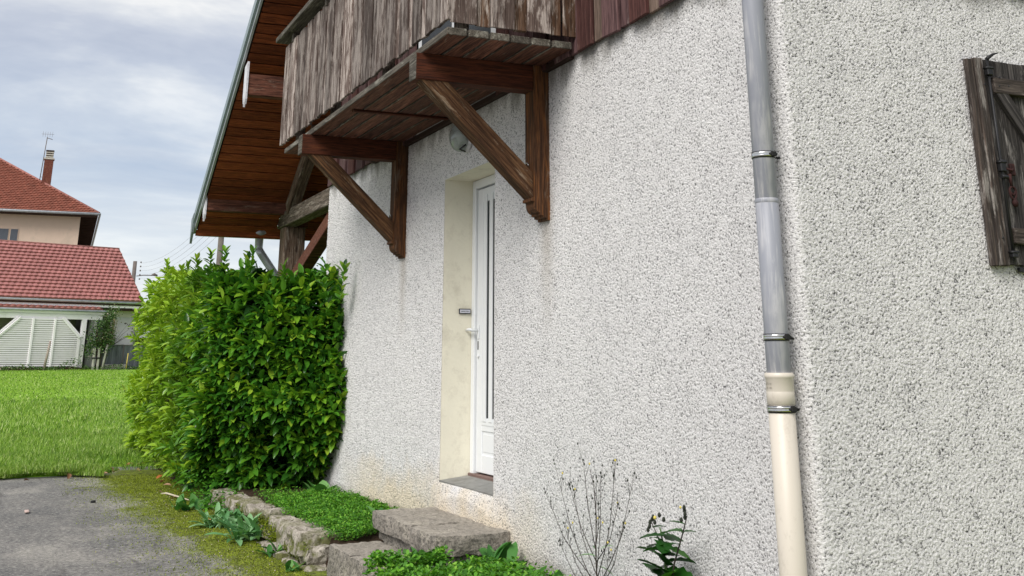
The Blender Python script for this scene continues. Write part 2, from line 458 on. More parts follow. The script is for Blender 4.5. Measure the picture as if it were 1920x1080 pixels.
M['bush'] = leafmat('shrub leaf', [(0.0, (0.03, 0.07, 0.02)), (0.6, (0.07, 0.15, 0.04)), (0.9, (0.18, 0.28, 0.10)), (1.0, (0.5, 0.42, 0.36))], 0.5, 0.3, 0.2)
M['drygrass'] = leafmat('dry stalk', [(0.0, (0.16, 0.13, 0.05)), (0.6, (0.32, 0.27, 0.11)), (1.0, (0.45, 0.40, 0.2))], 0.7, 0.2, 0.2)
M['dead_leaf'] = leafmat('dead leaf', [(0.0, (0.16, 0.07, 0.03)), (0.4, (0.36, 0.20, 0.12)), (0.75, (0.50, 0.33, 0.22)), (1.0, (0.45, 0.16, 0.05))], 0.6, 0.3, 0.1)
M['stem_dark'] = plain('dark weed stem', (0.055, 0.045, 0.04), 0.7, 0.2)
M['stem_green'] = plain('green stem', (0.06, 0.12, 0.03), 0.6, 0.2)
M['bark'] = plain('bark', (0.12, 0.09, 0.065), 0.9, 0.1, var=0.35, sc=20)
M['bud_yellow'] = plain('yellow floret', (0.70, 0.58, 0.14), 0.6, 0.2)
M['bud_dark'] = plain('dark bud', (0.03, 0.035, 0.025), 0.7, 0.2)
M['twig'] = plain('pale twig', (0.55, 0.49, 0.38), 0.8, 0.2)

# background materials
M['bg_wall'] = plain('garage wall paint', (0.60, 0.59, 0.60), 0.85, 0.2, var=0.06, sc=0.8)
M['bg_cream'] = plain('cream fascia', (0.66, 0.62, 0.54), 0.8, 0.2, var=0.06, sc=1.5)
M['bg_white'] = plain('white paint', (0.92, 0.88, 0.93), 0.6, 0.3, var=0.03, sc=2, dirt=(0.78, 0.75, 0.76))
M['bg_dark'] = plain('dark interior', (0.035, 0.033, 0.032), 0.8, 0.2)
M['bg_glass'] = plain('window glass', (0.09, 0.10, 0.12), 0.15, 0.5)
M['bg_house'] = plain('pinkish beige render', (0.72, 0.56, 0.45), 0.9, 0.15, var=0.08, sc=0.25, dirt=(0.52, 0.43, 0.34))
M['bg_tile'] = plain('dark red concrete tile', (0.34, 0.145, 0.135), 0.75, 0.25, var=0.22, sc=3.2)
M['bg_tile2'] = plain('old orange clay tile', (0.27, 0.10, 0.07), 0.85, 0.2, var=0.35, sc=2.2, dirt=(0.20, 0.10, 0.07))
M['bg_ridge'] = plain('ridge tile', (0.30, 0.13, 0.11), 0.8, 0.2, var=0.25, sc=3)
M['bg_soffit'] = plain('dark eave boards', (0.045, 0.024, 0.018), 0.85, 0.2, var=0.35, sc=2)
M['bg_brick'] = plain('chimney brick', (0.13, 0.042, 0.03), 0.85, 0.2, var=0.3, sc=5, dirt=(0.3, 0.16, 0.10))
M['bg_conc'] = plain('pale concrete', (0.45, 0.43, 0.38), 0.85, 0.2, var=0.15)
M['bg_wood'] = plain('grey stake wood', (0.30, 0.25, 0.22), 0.85, 0.2, var=0.25, sc=9)
M['yellow'] = plain('yellow cane', (0.62, 0.48, 0.12), 0.6, 0.3)
M['pole'] = plain('pole wood', (0.15, 0.13, 0.12), 0.9, 0.1, var=0.2)
k = NT('dark shade mesh', 0.8, 0.2)
g = k.pos((1, 1, 1)); Xs, Ys, Zs = k.xyz(g)
wv = k.noise(k.pos((3, 9, 0.7)), 2.0, 5, 0.7)
k.col(k.ramp(wv, [(0.35, (0.065, 0.07, 0.085)), (0.65, (0.16, 0.17, 0.19))]))
M['shade'] = k.m


# ------------------------------------------------------------------ mesh helpers
def link(name, me, mat=None, parent=None, loc=None, kind=None):
    o = bpy.data.objects.new(name, me)
    C.objects.link(o)
    if mat and me is not None and not me.materials:
        me.materials.append(M[mat] if isinstance(mat, str) else mat)
    if loc is not None: o.location = loc
    if parent is not None: o.parent = parent
    if kind: o['kind'] = kind
    return o


def tag(o, label=None, cat=None, group=None, kind=None):
    if label: o['label'] = label
    if cat: o['category'] = cat
    if group: o['group'] = group
    if kind: o['kind'] = kind
    return o


def thing(name, label, cat, loc=(0, 0, 0), group=None, rz=0):
    o = bpy.data.objects.new(name, None); C.objects.link(o)
    o.empty_display_size = 0.1
    o.location = loc; o.rotation_euler.z = rz
    return tag(o, label, cat, group)


def np_mesh(name, V, F, smooth=False, attrs=None):
    V = np.asarray(V, np.float32); F = np.asarray(F, np.int32)
    me = bpy.data.meshes.new(name)
    n, kf = F.shape
    me.vertices.add(len(V)); me.vertices.foreach_set('co', V.ravel())
    me.loops.add(n * kf); me.loops.foreach_set('vertex_index', F.ravel())
    me.polygons.add(n)
    me.polygons.foreach_set('loop_start', np.arange(0, n * kf, kf, dtype=np.int32))
    me.update(calc_edges=True)
    me.polygons.foreach_set('use_smooth', np.full(n, smooth))
    for a, d in (attrs or {}).items():
        at = me.attributes.new(a, 'FLOAT', 'POINT')
        at.data.foreach_set('value', np.asarray(d, np.float32))
    me.validate(); me.update()
    return me


class MB:
    def __init__(s): s.v = []; s.f = []; s.sm = []

    def add(s, V, F, smooth=False):
        b = len(s.v)
        s.v += [tuple(x) for x in V]
        s.f += [tuple(b + i for i in f) for f in F]; s.sm += [smooth] * len(F)
        return s

    def box(s, x0, x1, y0, y1, z0, z1, b=0.0, jit=0.0):
        """box, chamfered by b"""
        if b <= 0:
            V = [(x, y, z) for x in (x0, x1) for y in (y0, y1) for z in (z0, z1)]
            if jit: V = [tuple(c + random.uniform(-jit, jit) for c in p) for p in V]
            return s.add(V, [(0, 1, 3, 2), (4, 6, 7, 5), (0, 4, 5, 1), (2, 3, 7, 6), (0, 2, 6, 4), (1, 5, 7, 3)])
        lo, hi = (x0, y0, z0), (x1, y1, z1)
        V = []; idx = {}
        for sx in (0, 1):
            for sy in (0, 1):
                for sz in (0, 1):
                    for ax in range(3):
                        p = []
                        for i, sg in enumerate((sx, sy, sz)):
                            c = hi[i] if sg else lo[i]
                            if i != ax: c += -b if sg else b
                            p.append(c + (random.uniform(-jit, jit) if jit else 0))
                        idx[(sx, sy, sz, ax)] = len(V); V.append(tuple(p))
        F = []
        I = lambda sg, ax: idx[(*sg, ax)]
        for ax in range(3):
            o = [i for i in range(3) if i != ax]
            for sg in (0, 1):
                q = []
                for a, c in ((0, 0), (1, 0), (1, 1), (0, 1)):
                    t = [0, 0, 0]; t[ax] = sg; t[o[0]] = a; t[o[1]] = c
                    q.append(I(t, ax))
                F.append(tuple(q))
        for ax in range(3):
            o = [i for i in range(3) if i != ax]
            for a in (0, 1):
                for c in (0, 1):
                    t0 = [0, 0, 0]; t0[o[0]] = a; t0[o[1]] = c; t1 = list(t0); t1[ax] = 1
                    F.append((I(t0, o[0]), I(t1, o[0]), I(t1, o[1]), I(t0, o[1])))
        for sx in (0, 1):
            for sy in (0, 1):
                for sz in (0, 1):
                    F.append(tuple(idx[(sx, sy, sz, ax)] for ax in range(3)))
        return s.add(V, F)

    def prism(s, poly, axis, a, b):
        """polygon in the two other axes (in order), extruded along axis from a to b"""
        n = len(poly); V = []
        for t in (a, b):
            for p in poly:
                q = list(p); q.insert(axis, t); V.append(tuple(q))
        F = [tuple(range(n)), tuple(range(2 * n - 1, n - 1, -1))]
        for i in range(n):
            j = (i + 1) % n
            F.append((i, i + n, j + n, j))
        return s.add(V, F)

    def tube(s, pts, r, n=8, cap=True, smooth=True):
        pts = [Vector(p) for p in pts]
        rs = r if isinstance(r, (list, tuple)) else [r] * len(pts)
        V = []; F = []
        ref = None
        for i, p in enumerate(pts):
            d = (pts[min(i + 1, len(pts) - 1)] - pts[max(i - 1, 0)]).normalized()
            if ref is None:
                ref = d.orthogonal().normalized()
            ref = (ref - d * ref.dot(d)).normalized()
            t = d.cross(ref)
            for j in range(n):
                a = 2 * math.pi * j / n
                V.append(tuple(p + (ref * math.cos(a) + t * math.sin(a)) * rs[i]))
        for i in range(len(pts) - 1):
            for j in range(n):
                k2 = (j + 1) % n
                F.append((i * n + j, i * n + k2, (i + 1) * n + k2, (i + 1) * n + j))
        s.add(V, F, smooth)
        if cap:
            b = len(s.v) - len(V)
            s.f.append(tuple(b + j for j in range(n - 1, -1, -1))); s.sm.append(False)
            s.f.append(tuple(b + (len(pts) - 1) * n + j for j in range(n))); s.sm.append(False)
        return s

    def lathe(s, prof, cx, cy, n=32, smooth=True, arc=(0, 2 * math.pi)):
        V = []; F = []
        full = abs(arc[1] - arc[0] - 2 * math.pi) < 1e-6
        m = n if full else n + 1
        for r, z in prof:
            for j in range(m):
                a = arc[0] + (arc[1] - arc[0]) * j / n
                V.append((cx + r * math.cos(a), cy + r * math.sin(a), z))
        for i in range(len(prof) - 1):
            for j in range(n):
                k2 = (j + 1) % m
                F.append((i * m + j, i * m + k2, (i + 1) * m + k2, (i + 1) * m + j))
        return s.add(V, F, smooth)

    def mesh(s, name):
        me = bpy.data.meshes.new(name)
        me.from_pydata(s.v, [], s.f)
        me.polygons.foreach_set('use_smooth', s.sm)
        me.validate(); me.update()
        # consistent normals
        import bmesh
        bm = bmesh.new(); bm.from_mesh(me); bmesh.ops.recalc_face_normals(bm, faces=bm.faces); bm.to_mesh(me); bm.free()
        return me

    def build(s, name, mat, parent=None, loc=None, kind=None):
        return link(name, s.mesh(name), mat, parent, loc, kind)


def centred(mb, name, mat, parent, c, kind=None):
    """vertices given in world space, object origin moved to c"""
    mb.v = [(x - c[0], y - c[1], z - c[2]) for x, y, z in mb.v]
    return mb.build(name, mat, parent, c, kind)


# scatter of many small template shapes as one mesh
def mats_from(yaw, pitch, roll, scale):
    """template x = across, y = along the leaf; pitch lifts the tip"""
    cy, sy = np.cos(yaw), np.sin(yaw); cp, sp = np.cos(pitch), np.sin(pitch); cr, sr = np.cos(roll), np.sin(roll)
    Z0 = np.zeros_like(yaw); O = np.ones_like(yaw)
    Rz = np.stack([np.stack([cy, -sy, Z0], -1), np.stack([sy, cy, Z0], -1), np.stack([Z0, Z0, O], -1)], -2)
    Rx = np.stack([np.stack([O, Z0, Z0], -1), np.stack([Z0, cp, -sp], -1), np.stack([Z0, sp, cp], -1)], -2)
    Ry = np.stack([np.stack([cr, Z0, sr], -1), np.stack([Z0, O, Z0], -1), np.stack([-sr, Z0, cr], -1)], -2)
    return (Rz @ Rx @ Ry) * scale[:, None, None]


def scatter(name, T, TF, Ms, L, rnd, mat, parent=None, kind='stuff', smooth=True):
    T = np.asarray(T, float); TF = np.asarray(TF)
    n = len(L)
    V = np.einsum('nij,vj->nvi', Ms, T) + L[:, None, :]
    F = TF[None] + (np.arange(n) * len(T))[:, None, None]
    me = np_mesh(name, V.reshape(-1, 3), F.reshape(-1, TF.shape[1]), smooth, {'rnd': np.repeat(rnd, len(T))})
    return link(name, me, mat, parent, kind=kind)


def leaf_template(wd=0.36, fold=0.10, curl=0.18, rows=((0.10, 0.35), (0.38, 0.92), (0.68, 0.86), (0.90, 0.38))):
    V = [(0, 0, 0)]; F = []
    for t, ww in rows:
        z = -curl * t * t
        hw = wd * 0.5 * ww
        V += [(-hw, t, z + fold * ww), (0, t, z), (hw, t, z + fold * ww)]
    V.append((0, 1, -curl * 1.05))
    n = len(rows)
    F += [(0, 2, 1), (0, 3, 2)]
    for i in range(n - 1):
        a = 1 + 3 * i; b = a + 3
        F += [(a, a + 1, b + 1), (a, b + 1, b), (a + 1, a + 2, b + 2), (a + 1, b + 2, b + 1)]
    a = 1 + 3 * (n - 1); e = len(V) - 1
    F += [(a, a + 1, e), (a + 1, a + 2, e)]
    return np.array(V, float), np.array(F)


# ================================================================== SETTING: ground
GX = lambda X: 0.24 + (-15.5 - X) * 0.0262           # lawn height


def lawn_z(x, y):
    z = np.where(x > -15.5, 0.24, 0.24 + (-15.5 - x) * 0.0262)
    return np.minimum(z, 1.28) + 0.008 * np.sin(x * 1.3) * np.cos(y * 1.7)


# far terrain, one sheet out to the horizon
V = [(-3000, -3000, 1.22), (-56.2, -3000, 1.22), (-56.2, 3000, 1.22), (-3000, 3000, 1.22), (-15, -3000, .12), (-15, -16, .12), (-56.2, -16, 1.22), (-15, 3000, .12), (-15, 13.9, .12), (-56.2, 13.9, 1.22), (3000, -3000, .12), (3000, 3000, .12)]
link('terrain', np_mesh('terrain', V, [(0, 1, 2, 3), (1, 4, 5, 6), (9, 8, 7, 2), (4, 10, 11, 7)]), 'terrain', kind='structure')
xs = np.linspace(-57, -15.0, 62)
ys = np.concatenate([[-16.5], np.linspace(-14, 14.5, 41)])
gx, gy = np.meshgrid(xs, ys, indexing='ij')
edge = gx >= -15.01
gz = lawn_z(gx, gy)
V = np.stack([gx, gy, gz], -1).reshape(-1, 3)
ni, nj = gx.shape
I = np.arange(ni * nj).reshape(ni, nj)
F = np.stack([I[:-1, :-1], I[1:, :-1], I[1:, 1:], I[:-1, 1:]], -1).reshape(-1, 4)
# the sheet's near border follows the edge of the tarmac
bx = -15.25 - 0.25 * np.sin(V[:, 1] * 1.9) - 0.12 * np.sin(V[:, 1] * 5.3 + 1)
onb = V[:, 0] > -15.05
V[onb, 0] = np.maximum(bx[onb], -15.6) - 1.5 * np.clip((V[onb, 1] + 2.0) / .45, 0, 1); V[onb, 2] = 0.168
V[(V[:, 0] < -15.4) & (V[:, 0] > -17.0) & (V[:, 1] > -1.75) & ~onb, 2] = 0.12
link('lawn', np_mesh('lawn', V, F, True), 'lawn_ground', kind='structure')

# tarmac: gently uneven sheet, running under the beds and behind the camera
xs = np.concatenate([np.linspace(-17.5, -7, 150), np.linspace(-6.8, 30, 40)])
ys = np.concatenate([[-60, -20, -10], np.linspace(-6, 0.0, 90), [4, 12, 60]])
gx, gy = np.meshgrid(xs, ys, indexing='ij')
gz = 0.175 + 0.010 * np.sin(gx * 2.1 + 1) * np.cos(gy * 1.7) + 0.006 * np.sin(gx * 4.7) * np.sin(gy * 3.9)
V = np.stack([gx, gy, gz], -1).reshape(-1, 3)
ni, nj = gx.shape
I = np.arange(ni * nj).reshape(ni, nj)
F = np.stack([I[:-1, :-1], I[1:, :-1], I[1:, 1:], I[:-1, 1:]], -1).reshape(-1, 4)
link('driveway', np_mesh('driveway', V, F, True), 'tarmac', kind='structure')

tar_z = lambda x, y: 0.175 + 0.010 * np.sin(x * 2.1 + 1) * np.cos(y * 1.7) + 0.006 * np.sin(x * 4.7) * np.sin(y * 3.9)

# soil beds
def bed(name, x0, x1, yfun, z, seed, nx=40, ny=12, yb=0.03):
    r = np.random.default_rng(seed)
    xs = np.linspace(x0, x1, nx); V = []
    for x in xs:
        y0 = yfun(x)
        for j in range(ny):
            t = j / (ny - 1)
            y = y0 + (yb - y0) * t
            zz = z(x) + r.uniform(-.012, .012) + 0.03 * t
            if j == 0: zz = 0.12
            V.append((x, y, zz))
    I = np.arange(nx * ny).reshape(nx, ny)
    F = np.stack([I[:-1, :-1], I[1:, :-1], I[1:, 1:], I[:-1, 1:]], -1).reshape(-1, 4)
    return link(name, np_mesh(name, V, F, True), 'soil', kind='structure')


row_y = lambda x: -0.925          # outer face of the low stone wall
bed('soil_bed', -13.6, -7.86, lambda x: row_y(x) + 0.12, lambda x: 0.345, 3)
bed('hedge_soil', -18.6, -13.5, lambda x: -0.95, lambda x: 0.24, 4)
bed('front_soil_bed', -7.45, -3.6, lambda x: -0.95 if x > -6.4 else -0.8, lambda x: 0.30 if x < -5.5 else 0.24, 5)

# ================================================================== HOUSE
house = thing('house', 'white roughcast house with a timber balcony above its white front door', 'house', (-7.6, 0, 0.17))
HL = Vector((-7.6, 0, 0.17))
house_kids = []


def hp(o):
    """parent to the house keeping world coordinates"""
    o.parent = house; o.matrix_parent_inverse = Matrix.Translation(-HL)
    return o


def hpart(name):
    o = bpy.data.objects.new(name, None); C.objects.link(o); o.empty_display_size = 0.1
    return hp(o)


XC, XL = -3.775, -11.47
DX0, DX1, DZ0, DZ1 = -7.98, -6.995, 0.70, 2.83
# --- roughcast skin with real relief
ny_, nx_ = 840, 3300
DS = 0.004
wn_ = rng.standard_normal((ny_, nx_)).astype(np.float32)
fy = np.fft.fftfreq(ny_, DS)[:, None]; fx = np.fft.rfftfreq(nx_, DS)[None, :]
fr = np.sqrt(fy ** 2 + fx ** 2)
spec = np.fft.rfft2(wn_)
band = lambda f0, bw: np.exp(-((np.log(fr + 1e-3) - math.log(f0)) ** 2) / (2 * bw ** 2))
n1 = np.fft.irfft2(spec * band(80, 0.42), (ny_, nx_)); n1 /= n1.std()
n2 = np.fft.irfft2(np.fft.rfft2(rng.standard_normal((ny_, nx_))) * band(26, 0.6), (ny_, nx_)); n2 /= n2.std()
n3 = np.fft.irfft2(np.fft.rfft2(rng.standard_normal((ny_, nx_))) * band(4.0, 0.5), (ny_, nx_)); n3 /= n3.std()
# thrown render: sharp creases between torn crumbs of many sizes
n4 = np.fft.irfft2(np.fft.rfft2(rng.standard_normal((ny_, nx_))) * band(52, 0.35), (ny_, nx_)); n4 /= n4.std()
H = 0.75 * n1 + 0.30 * n4 + 0.25 * np.abs(n2) - .2 + 0.05 * n3
H = np.tanh(1.2 * H)                                  # -1 .. 1
RAMP = 0.0034
# stations along the wall: facade from far corner to near corner, then the end wall
st = []
x = XL
st_x = [x]
while x < XC - 0.03:
    d = math.hypot(x, 2.95)
    stp = 0.0053 * max(1.0, (d / 4.8) ** 1.3)
    x += stp; st_x.append(x)
st_x = np.array(st_x); st_x[-1] = XC - 0.03
for ex in (DX0, DX1):
    st_x[np.argmin(abs(st_x - ex))] = ex
arc = np.linspace(0, math.pi / 2, 8)[1:]
st_y = np.concatenate([np.arange(0.03, 1.75, 0.0053)[1:], np.arange(1.75, 8.0, 0.1)])
P = []; N = []; S = []
for xx in st_x: P.append((xx, 0)); N.append((0, -1)); S.append(xx - XL)
s0 = S[-1]
for a in arc:
    P.append((XC - 0.03 + 0.03 * math.sin(a), 0.03 - 0.03 * math.cos(a))); N.append((math.sin(a), -math.cos(a))); S.append(s0 + 0.03 * a)
s0 = S[-1]
for yy in st_y: P.append((XC, yy)); N.append((1, 0)); S.append(s0 + yy - 0.03)
P = np.array(P); N = np.array(N); S = np.array(S)
zs = np.concatenate([np.arange(0.14, 3.29, 0.0055)])
for ez in (DZ0, DZ1): zs[np.argmin(abs(zs - ez))] = ez
si = np.clip(S / DS, 0, nx_ - 2); zi = (zs - 0.12) / DS
s_i = si.astype(int); s_f = (si - s_i)[None]; z_i = np.clip(zi.astype(int), 0, ny_ - 2); z_f = (zi - z_i)[:, None]
Hs = (H[np.ix_(z_i, s_i)] * (1 - s_f) * (1 - z_f) + H[np.ix_(z_i, s_i + 1)] * s_f * (1 - z_f)
      + H[np.ix_(z_i + 1, s_i)] * (1 - s_f) * z_f + H[np.ix_(z_i + 1, s_i + 1)] * s_f * z_f)
# softer relief right at the door edges
PX = P[:, 0][None]; PZ = zs[:, None]
onf = (P[:, 1][None] < 1e-6)
ddx = np.maximum(np.maximum(DX0 - PX, PX - DX1), 0); ddz = np.maximum(np.maximum(DZ0 - PZ, PZ - DZ1), 0)
dd = np.sqrt(ddx ** 2 + ddz ** 2)
fade = np.where(onf, np.clip(dd / 0.03, 0, 1), 1)
disp = (0.004 + RAMP * Hs) * fade
# the base under the door sill bulges outwards
bul = onf * np.clip(1 - np.abs(PX + 7.45) / 0.75, 0, 1) * np.clip((0.70 - PZ) / 0.12, 0, 1)
disp = disp + 0.035 * np.clip(bul * 2.2, 0, 1)
VX = P[:, 0][None] + N[:, 0][None] * disp; VY = P[:, 1][None] + N[:, 1][None] * disp
VZ = np.broadcast_to(PZ, VX.shape)
V = np.stack([VX, VY, VZ], -1).reshape(-1, 3)
ni, nj = VX.shape
I = np.arange(ni * nj).reshape(ni, nj)
F = np.stack([I[:-1, :-1], I[:-1, 1:], I[1:, 1:], I[1:, :-1]], -1)
cx = 0.5 * (P[:-1, 0] + P[1:, 0])[None]; cz = 0.5 * (zs[:-1] + zs[1:])[:, None]
inh = (cx > DX0) & (cx < DX1) & (cz > DZ0) & (cz < DZ1) & (0.5 * (P[:-1, 1] + P[1:, 1])[None] < 1e-6)
F = F[~inh].reshape(-1, 4)
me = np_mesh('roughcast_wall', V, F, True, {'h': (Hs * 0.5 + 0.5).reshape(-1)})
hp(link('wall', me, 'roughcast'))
del V, F, VX, VY, disp, Hs

# --- masonry behind the skin
mb = MB()
YB = 8.0
mb.box(XL + .01, DX0 - .10, 0.03, YB, 0, 3.24)
mb.box(DX1 + .10, XC - .03, 0.03, YB, 0, 3.24)
mb.box(DX0 - .10, DX1 + .10, 0.36, YB, 0, 3.24)
mb.box(DX0 - .10, DX1 + .10, 0.03, 0.36, 0, DZ0 - .08)
mb.box(DX0 - .10, DX1 + .10, 0.03, 0.36, DZ1 + .10, 3.24)
hp(mb.build('inner_wall', 'core'))
RS = 0.60; RX_ = -7.62
roof_z = lambda X: 3.03 + RS * (X + 14.142) if X < RX_ else 3.03 + RS * (2 * RX_ - X + 14.142)
# gable wall above the siding line
apex = roof_z(RX_) - 0.02
mb = MB().prism([(XL + .01, 3.245), (XC - .03, 3.245), (XC - .03, roof_z(XC) - .05), (RX_, apex), (XL + .01, roof_z(XL) - .05)], 1, 0.02, YB)
hp(mb.build('gable', 'core'))
# --- reveal of the door
rev = hpart('door_reveal')
MB().box(DX0 - .10, DX0, 0.002, .36, DZ0 - .03, DZ1 + .1, jit=0).build('jamb', 'plaster', rev)
MB().box(DX1, DX1 + .10, 0.002, .36, DZ0 - .03, DZ1 + .1).build('jamb', 'plaster', rev)
MB().box(DX0, DX1, 0.002, .36, DZ1, DZ1 + .1).build('lintel', 'plaster', rev)
MB().prism([(-0.004, DZ0 + .004), (0.235, DZ0 + .030), (0.235, DZ0 - .07), (0.004, DZ0 - .07)], 0, DX0 + .001, DX1 - .001).build('sill', 'sill', rev)
MB().box(DX0 + .005, DX1 - .005, 0.212, .30, DZ0 + .02, DZ0 + .046, .004).build('threshold', 'red_tile', rev)

# --- door
door = hpart('door'); DY = 0.228
mb = MB()
mb.box(DX0 + .003, DX0 + .065, DY, .33, DZ0 + .03, DZ1 - .003, .004)
mb.box(DX1 - .065, DX1 - .003, DY, .33, DZ0 + .03, DZ1 - .003, .004)
mb.box(DX0 + .066, DX1 - .066, DY, .33, DZ1 - .065, DZ1 - .003, .004)
mb.build('frame', 'pvc', door)
lx0, lx1, lz0, lz1 = DX0 + .075, DX1 - .075, DZ0 + .055, DZ1 - .075
gy = DY + .018
mb = MB()
mb.box(lx0, lx0 + .105, gy, gy + .06, lz0, lz1, .004)
mb.box(lx1 - .105, lx1, gy, gy + .06, lz0, lz1, .004)
mb.box(lx0 + .106, lx1 - .106, gy, gy + .06, lz1 - .105, lz1, .004)
mb.box(lx0 + .106, lx1 - .106, gy, gy + .06, lz0, lz0 + .12, .004)
mb.box(lx0 + .106, lx1 - .106, gy, gy + .06, 1.03, 1.12, .004)
mb.build('leaf_frame', 'pvc', door)
MB().box(lx0 + .107, lx1 - .107, gy + .008, gy + .018, lz0 + .12, 1.03).build('lower_panel', 'pvc', door)
mb = MB(); mb.box(lx0 + .125, lx1 - .125, gy + .004, gy + .0075, lz0 + .14, 1.01, .001); mb.build('panel_moulding', 'pvc', door)
MB().box(lx0 + .107, lx1 - .107, gy + .003, gy + .013, 1.12, lz1 - .105).build('glass', 'glass_dark', door)
x = lx0 + .135
bar = None
while x < lx1 - .12:
    if bar is None:
        bar = MB().box(0, .060, -.006, .004, 1.095, lz1 - .055, .002).mesh('door_bar')
    link('bar', bar, 'pvc', door, (x, gy - .003, 0))
    x += .112
for zz in (1.09, ):
    MB().box(lx0 + .11, lx1 - .11, gy - .004, gy - .001, zz - .018, zz + .018).build('bar_rail', 'pvc', door)
mb = MB()
mb.tube([(lx0 + .035, gy - .004, 1.72), (lx0 + .035, gy - .055, 1.72), (lx0 + .035, gy - .06, 1.725), (lx0 - .02, gy - .062, 1.728), (lx0 - .07, gy - .058, 1.724)], [.011, .010, .011, .010, .008], 8)
mb.box(lx0 + .018, lx0 + .052, gy - .008, gy, 1.66, 1.76, .003)
mb.build('handle', 'pvc', door)
MB().box(lx0 + .02, lx0 + .034, gy - .004, gy + .001, 1.585, 1.645, .002).build('lock', 'black_iron', door)
MB().tube([(lx0 + .04, gy - .012, 1.54), (lx0 + .04, gy + .001, 1.54)], .012, 10).build('keyhole_cover', 'pvc', door)

# --- name plate on the jamb
npl = hpart('name_plate')
MB().box(DX0 + .000, DX0 + .014, .128, .218, 1.84, 1.878, .002).build('backing', 'black_iron', npl)
MB().box(DX0 + .0142, DX0 + .018, .132, .214, 1.846, 1.871, .001).build('card', 'plate', npl)


def text_mesh(name, body, size, mat, parent, mtx):
    cu = bpy.data.curves.new(name, 'FONT'); cu.body = body; cu.size = size; cu.extrude = 0.0004; cu.align_x = 'CENTER'; cu.align_y = 'CENTER'
    cu.resolution_u = 2
    o = bpy.data.objects.new(name, cu); C.objects.link(o)
    dg_ = bpy.context.evaluated_depsgraph_get()
    me = bpy.data.meshes.new_from_object(o.evaluated_get(dg_))
    bpy.data.objects.remove(o); bpy.data.curves.remove(cu)
    me.materials.clear(); me.materials.append(M[mat])
    o = bpy.data.objects.new(name, me); C.objects.link(o)
    o.matrix_basis = mtx
    o.parent = parent
    return o


tm = Matrix(((0, 0, 1, DX0 + .0186), (1, 0, 0, .173), (0, 1, 0, 1.8585), (0, 0, 0, 1)))
t = text_mesh('lettering', 'LANG Marc', .0135, 'ink', npl, tm)

# --- wall lamp
lamp = hpart('wall_lamp')
lc = (-7.505, 0, 3.075)
k = NT('lamp glass', 0.12, 0.5); k.b.inputs['Transmission Weight'].default_value = 0.75; k.col((0.62, 0.68, 0.64)); M['lamp_glass'] = k.m


def disc_y(prof, cx, cz, n=28, sx=1.0, sz=1.0):
    mb = MB()
    V = []; F = []
    for r, y in prof:
        for j in range(n):
            a = 2 * math.pi * j / n
            V.append((cx + sx * r * math.cos(a), y, cz + sz * r * math.sin(a)))
    for i in range(len(prof) - 1):
        for j in range(n):
            F.append((i * n + j, i * n + (j + 1) % n, (i + 1) * n + (j + 1) % n, (i + 1) * n + j))
    mb.add(V, F, True); mb.f.append(tuple(range((len(prof) - 1) * n, len(prof) * n))); mb.sm.append(True)
    mb.f.append(tuple(range(n - 1, -1, -1))); mb.sm.append(False)
    return mb


disc_y([(.115, -.004), (.118, -.02), (.105, -.032), (.08, -.035)], lc[0], lc[2]).build('base_plate', 'white_metal', lamp)
disc_y([(.10, -.033), (.112, -.05), (.110, -.075), (.095, -.105), (.062, -.127), (.02, -.136)], lc[0], lc[2], 30, 0.95, 1.0).build('glass_dome', 'lamp_glass', lamp)
mb = MB(); mb.tube([(lc[0] + .03, -.05, lc[2] - .04), (lc[0] + .02, -.075, lc[2] + .03)], [.03, .024], 12)
mb.tube([(lc[0] - .03, -.05, lc[2] - .06), (lc[0] - .02, -.08, lc[2] - .01)], [.024, .02], 12)
mb.build('bulb', 'pvc', lamp)
mb = MB(); mb.tube([(lc[0] + .02, -.03, lc[2] - .11), (lc[0] + .06, -.09, lc[2] - .105), (lc[0] + .085, -.05, lc[2] - .07)], .006, 6)
mb.build('clip', 'black_iron', lamp)

# --- brackets
def bracket(xn, yb, zb_top, foot_z):
    """one timber bracket; xn = near face of its post"""
    br = hpart('bracket')
    x0 = xn - 0.132
    br_y = -.109
    zt = 3.279
    pl = [(0.02, zt), (br_y, zt), (br_y, 2.455), (-.128, 2.447), (-.128, 2.430), (-.108, 2.427), (-.106, 2.40), (-.100, 2.382),
          (-.086, 2.366), (-.070, 2.360), (-.070, 2.349), (-.050, 2.346), (-.050, 2.334), (-.026, 2.331), (-.026, 2.318), (0.02, 2.318)]
    centred(MB().prism([(y, z) for y, z in pl], 0, x0, xn), 'post', 'beam_z', br, (xn, 0, 2.8))
    o = centred(MB().box(x0 + .004, xn - .004, yb, br_y - .001, 3.118, zt, .004), 'beam', 'beam_y', br, (xn, -.5, 3.2))
    o.data.materials.append(M['deck_edge'])
    for p in o.data.polygons:
        if p.normal.y < -.7: p.material_index = 1
    # brace, drawn along its own z so the grain follows it
    a = Vector((0, -.76, 3.117)); b = Vector((0, -.112, 2.52))
    L = (a - b).length; ang = math.atan2(a.y - b.y, a.z - b.z)
    h_ = .060
    t1 = h_ / math.tan(math.pi / 2 - abs(ang)) if True else 0
    ta = math.tan(abs(ang))
    pl = [(-h_, -h_ / ta), (h_, h_ / ta), (h_, L - h_ * ta), (-h_, L + h_ * ta)]
    mb = MB().prism([(p, q) for p, q in pl], 0, x0 + .012, xn - .014)
    o = mb.build('brace', 'brace_wood', br, (0, b.y, b.z)); o.rotation_euler.x = -ang
    mb = MB()
    for zz in (2.62, 2.57):
        mb.tube([(x0 + .05, br_y - .001, zz), (x0 + .05, br_y - .014, zz)], [.013, .010], 10)
    mb.tube([(x0 + .05 + .022 * math.cos(t), br_y - .012, 2.65 + .022 * math.sin(t)) for t in np.linspace(0, 5.2, 12)], .004, 6)
    mb.build('bolt', 'steel', br)
    return br


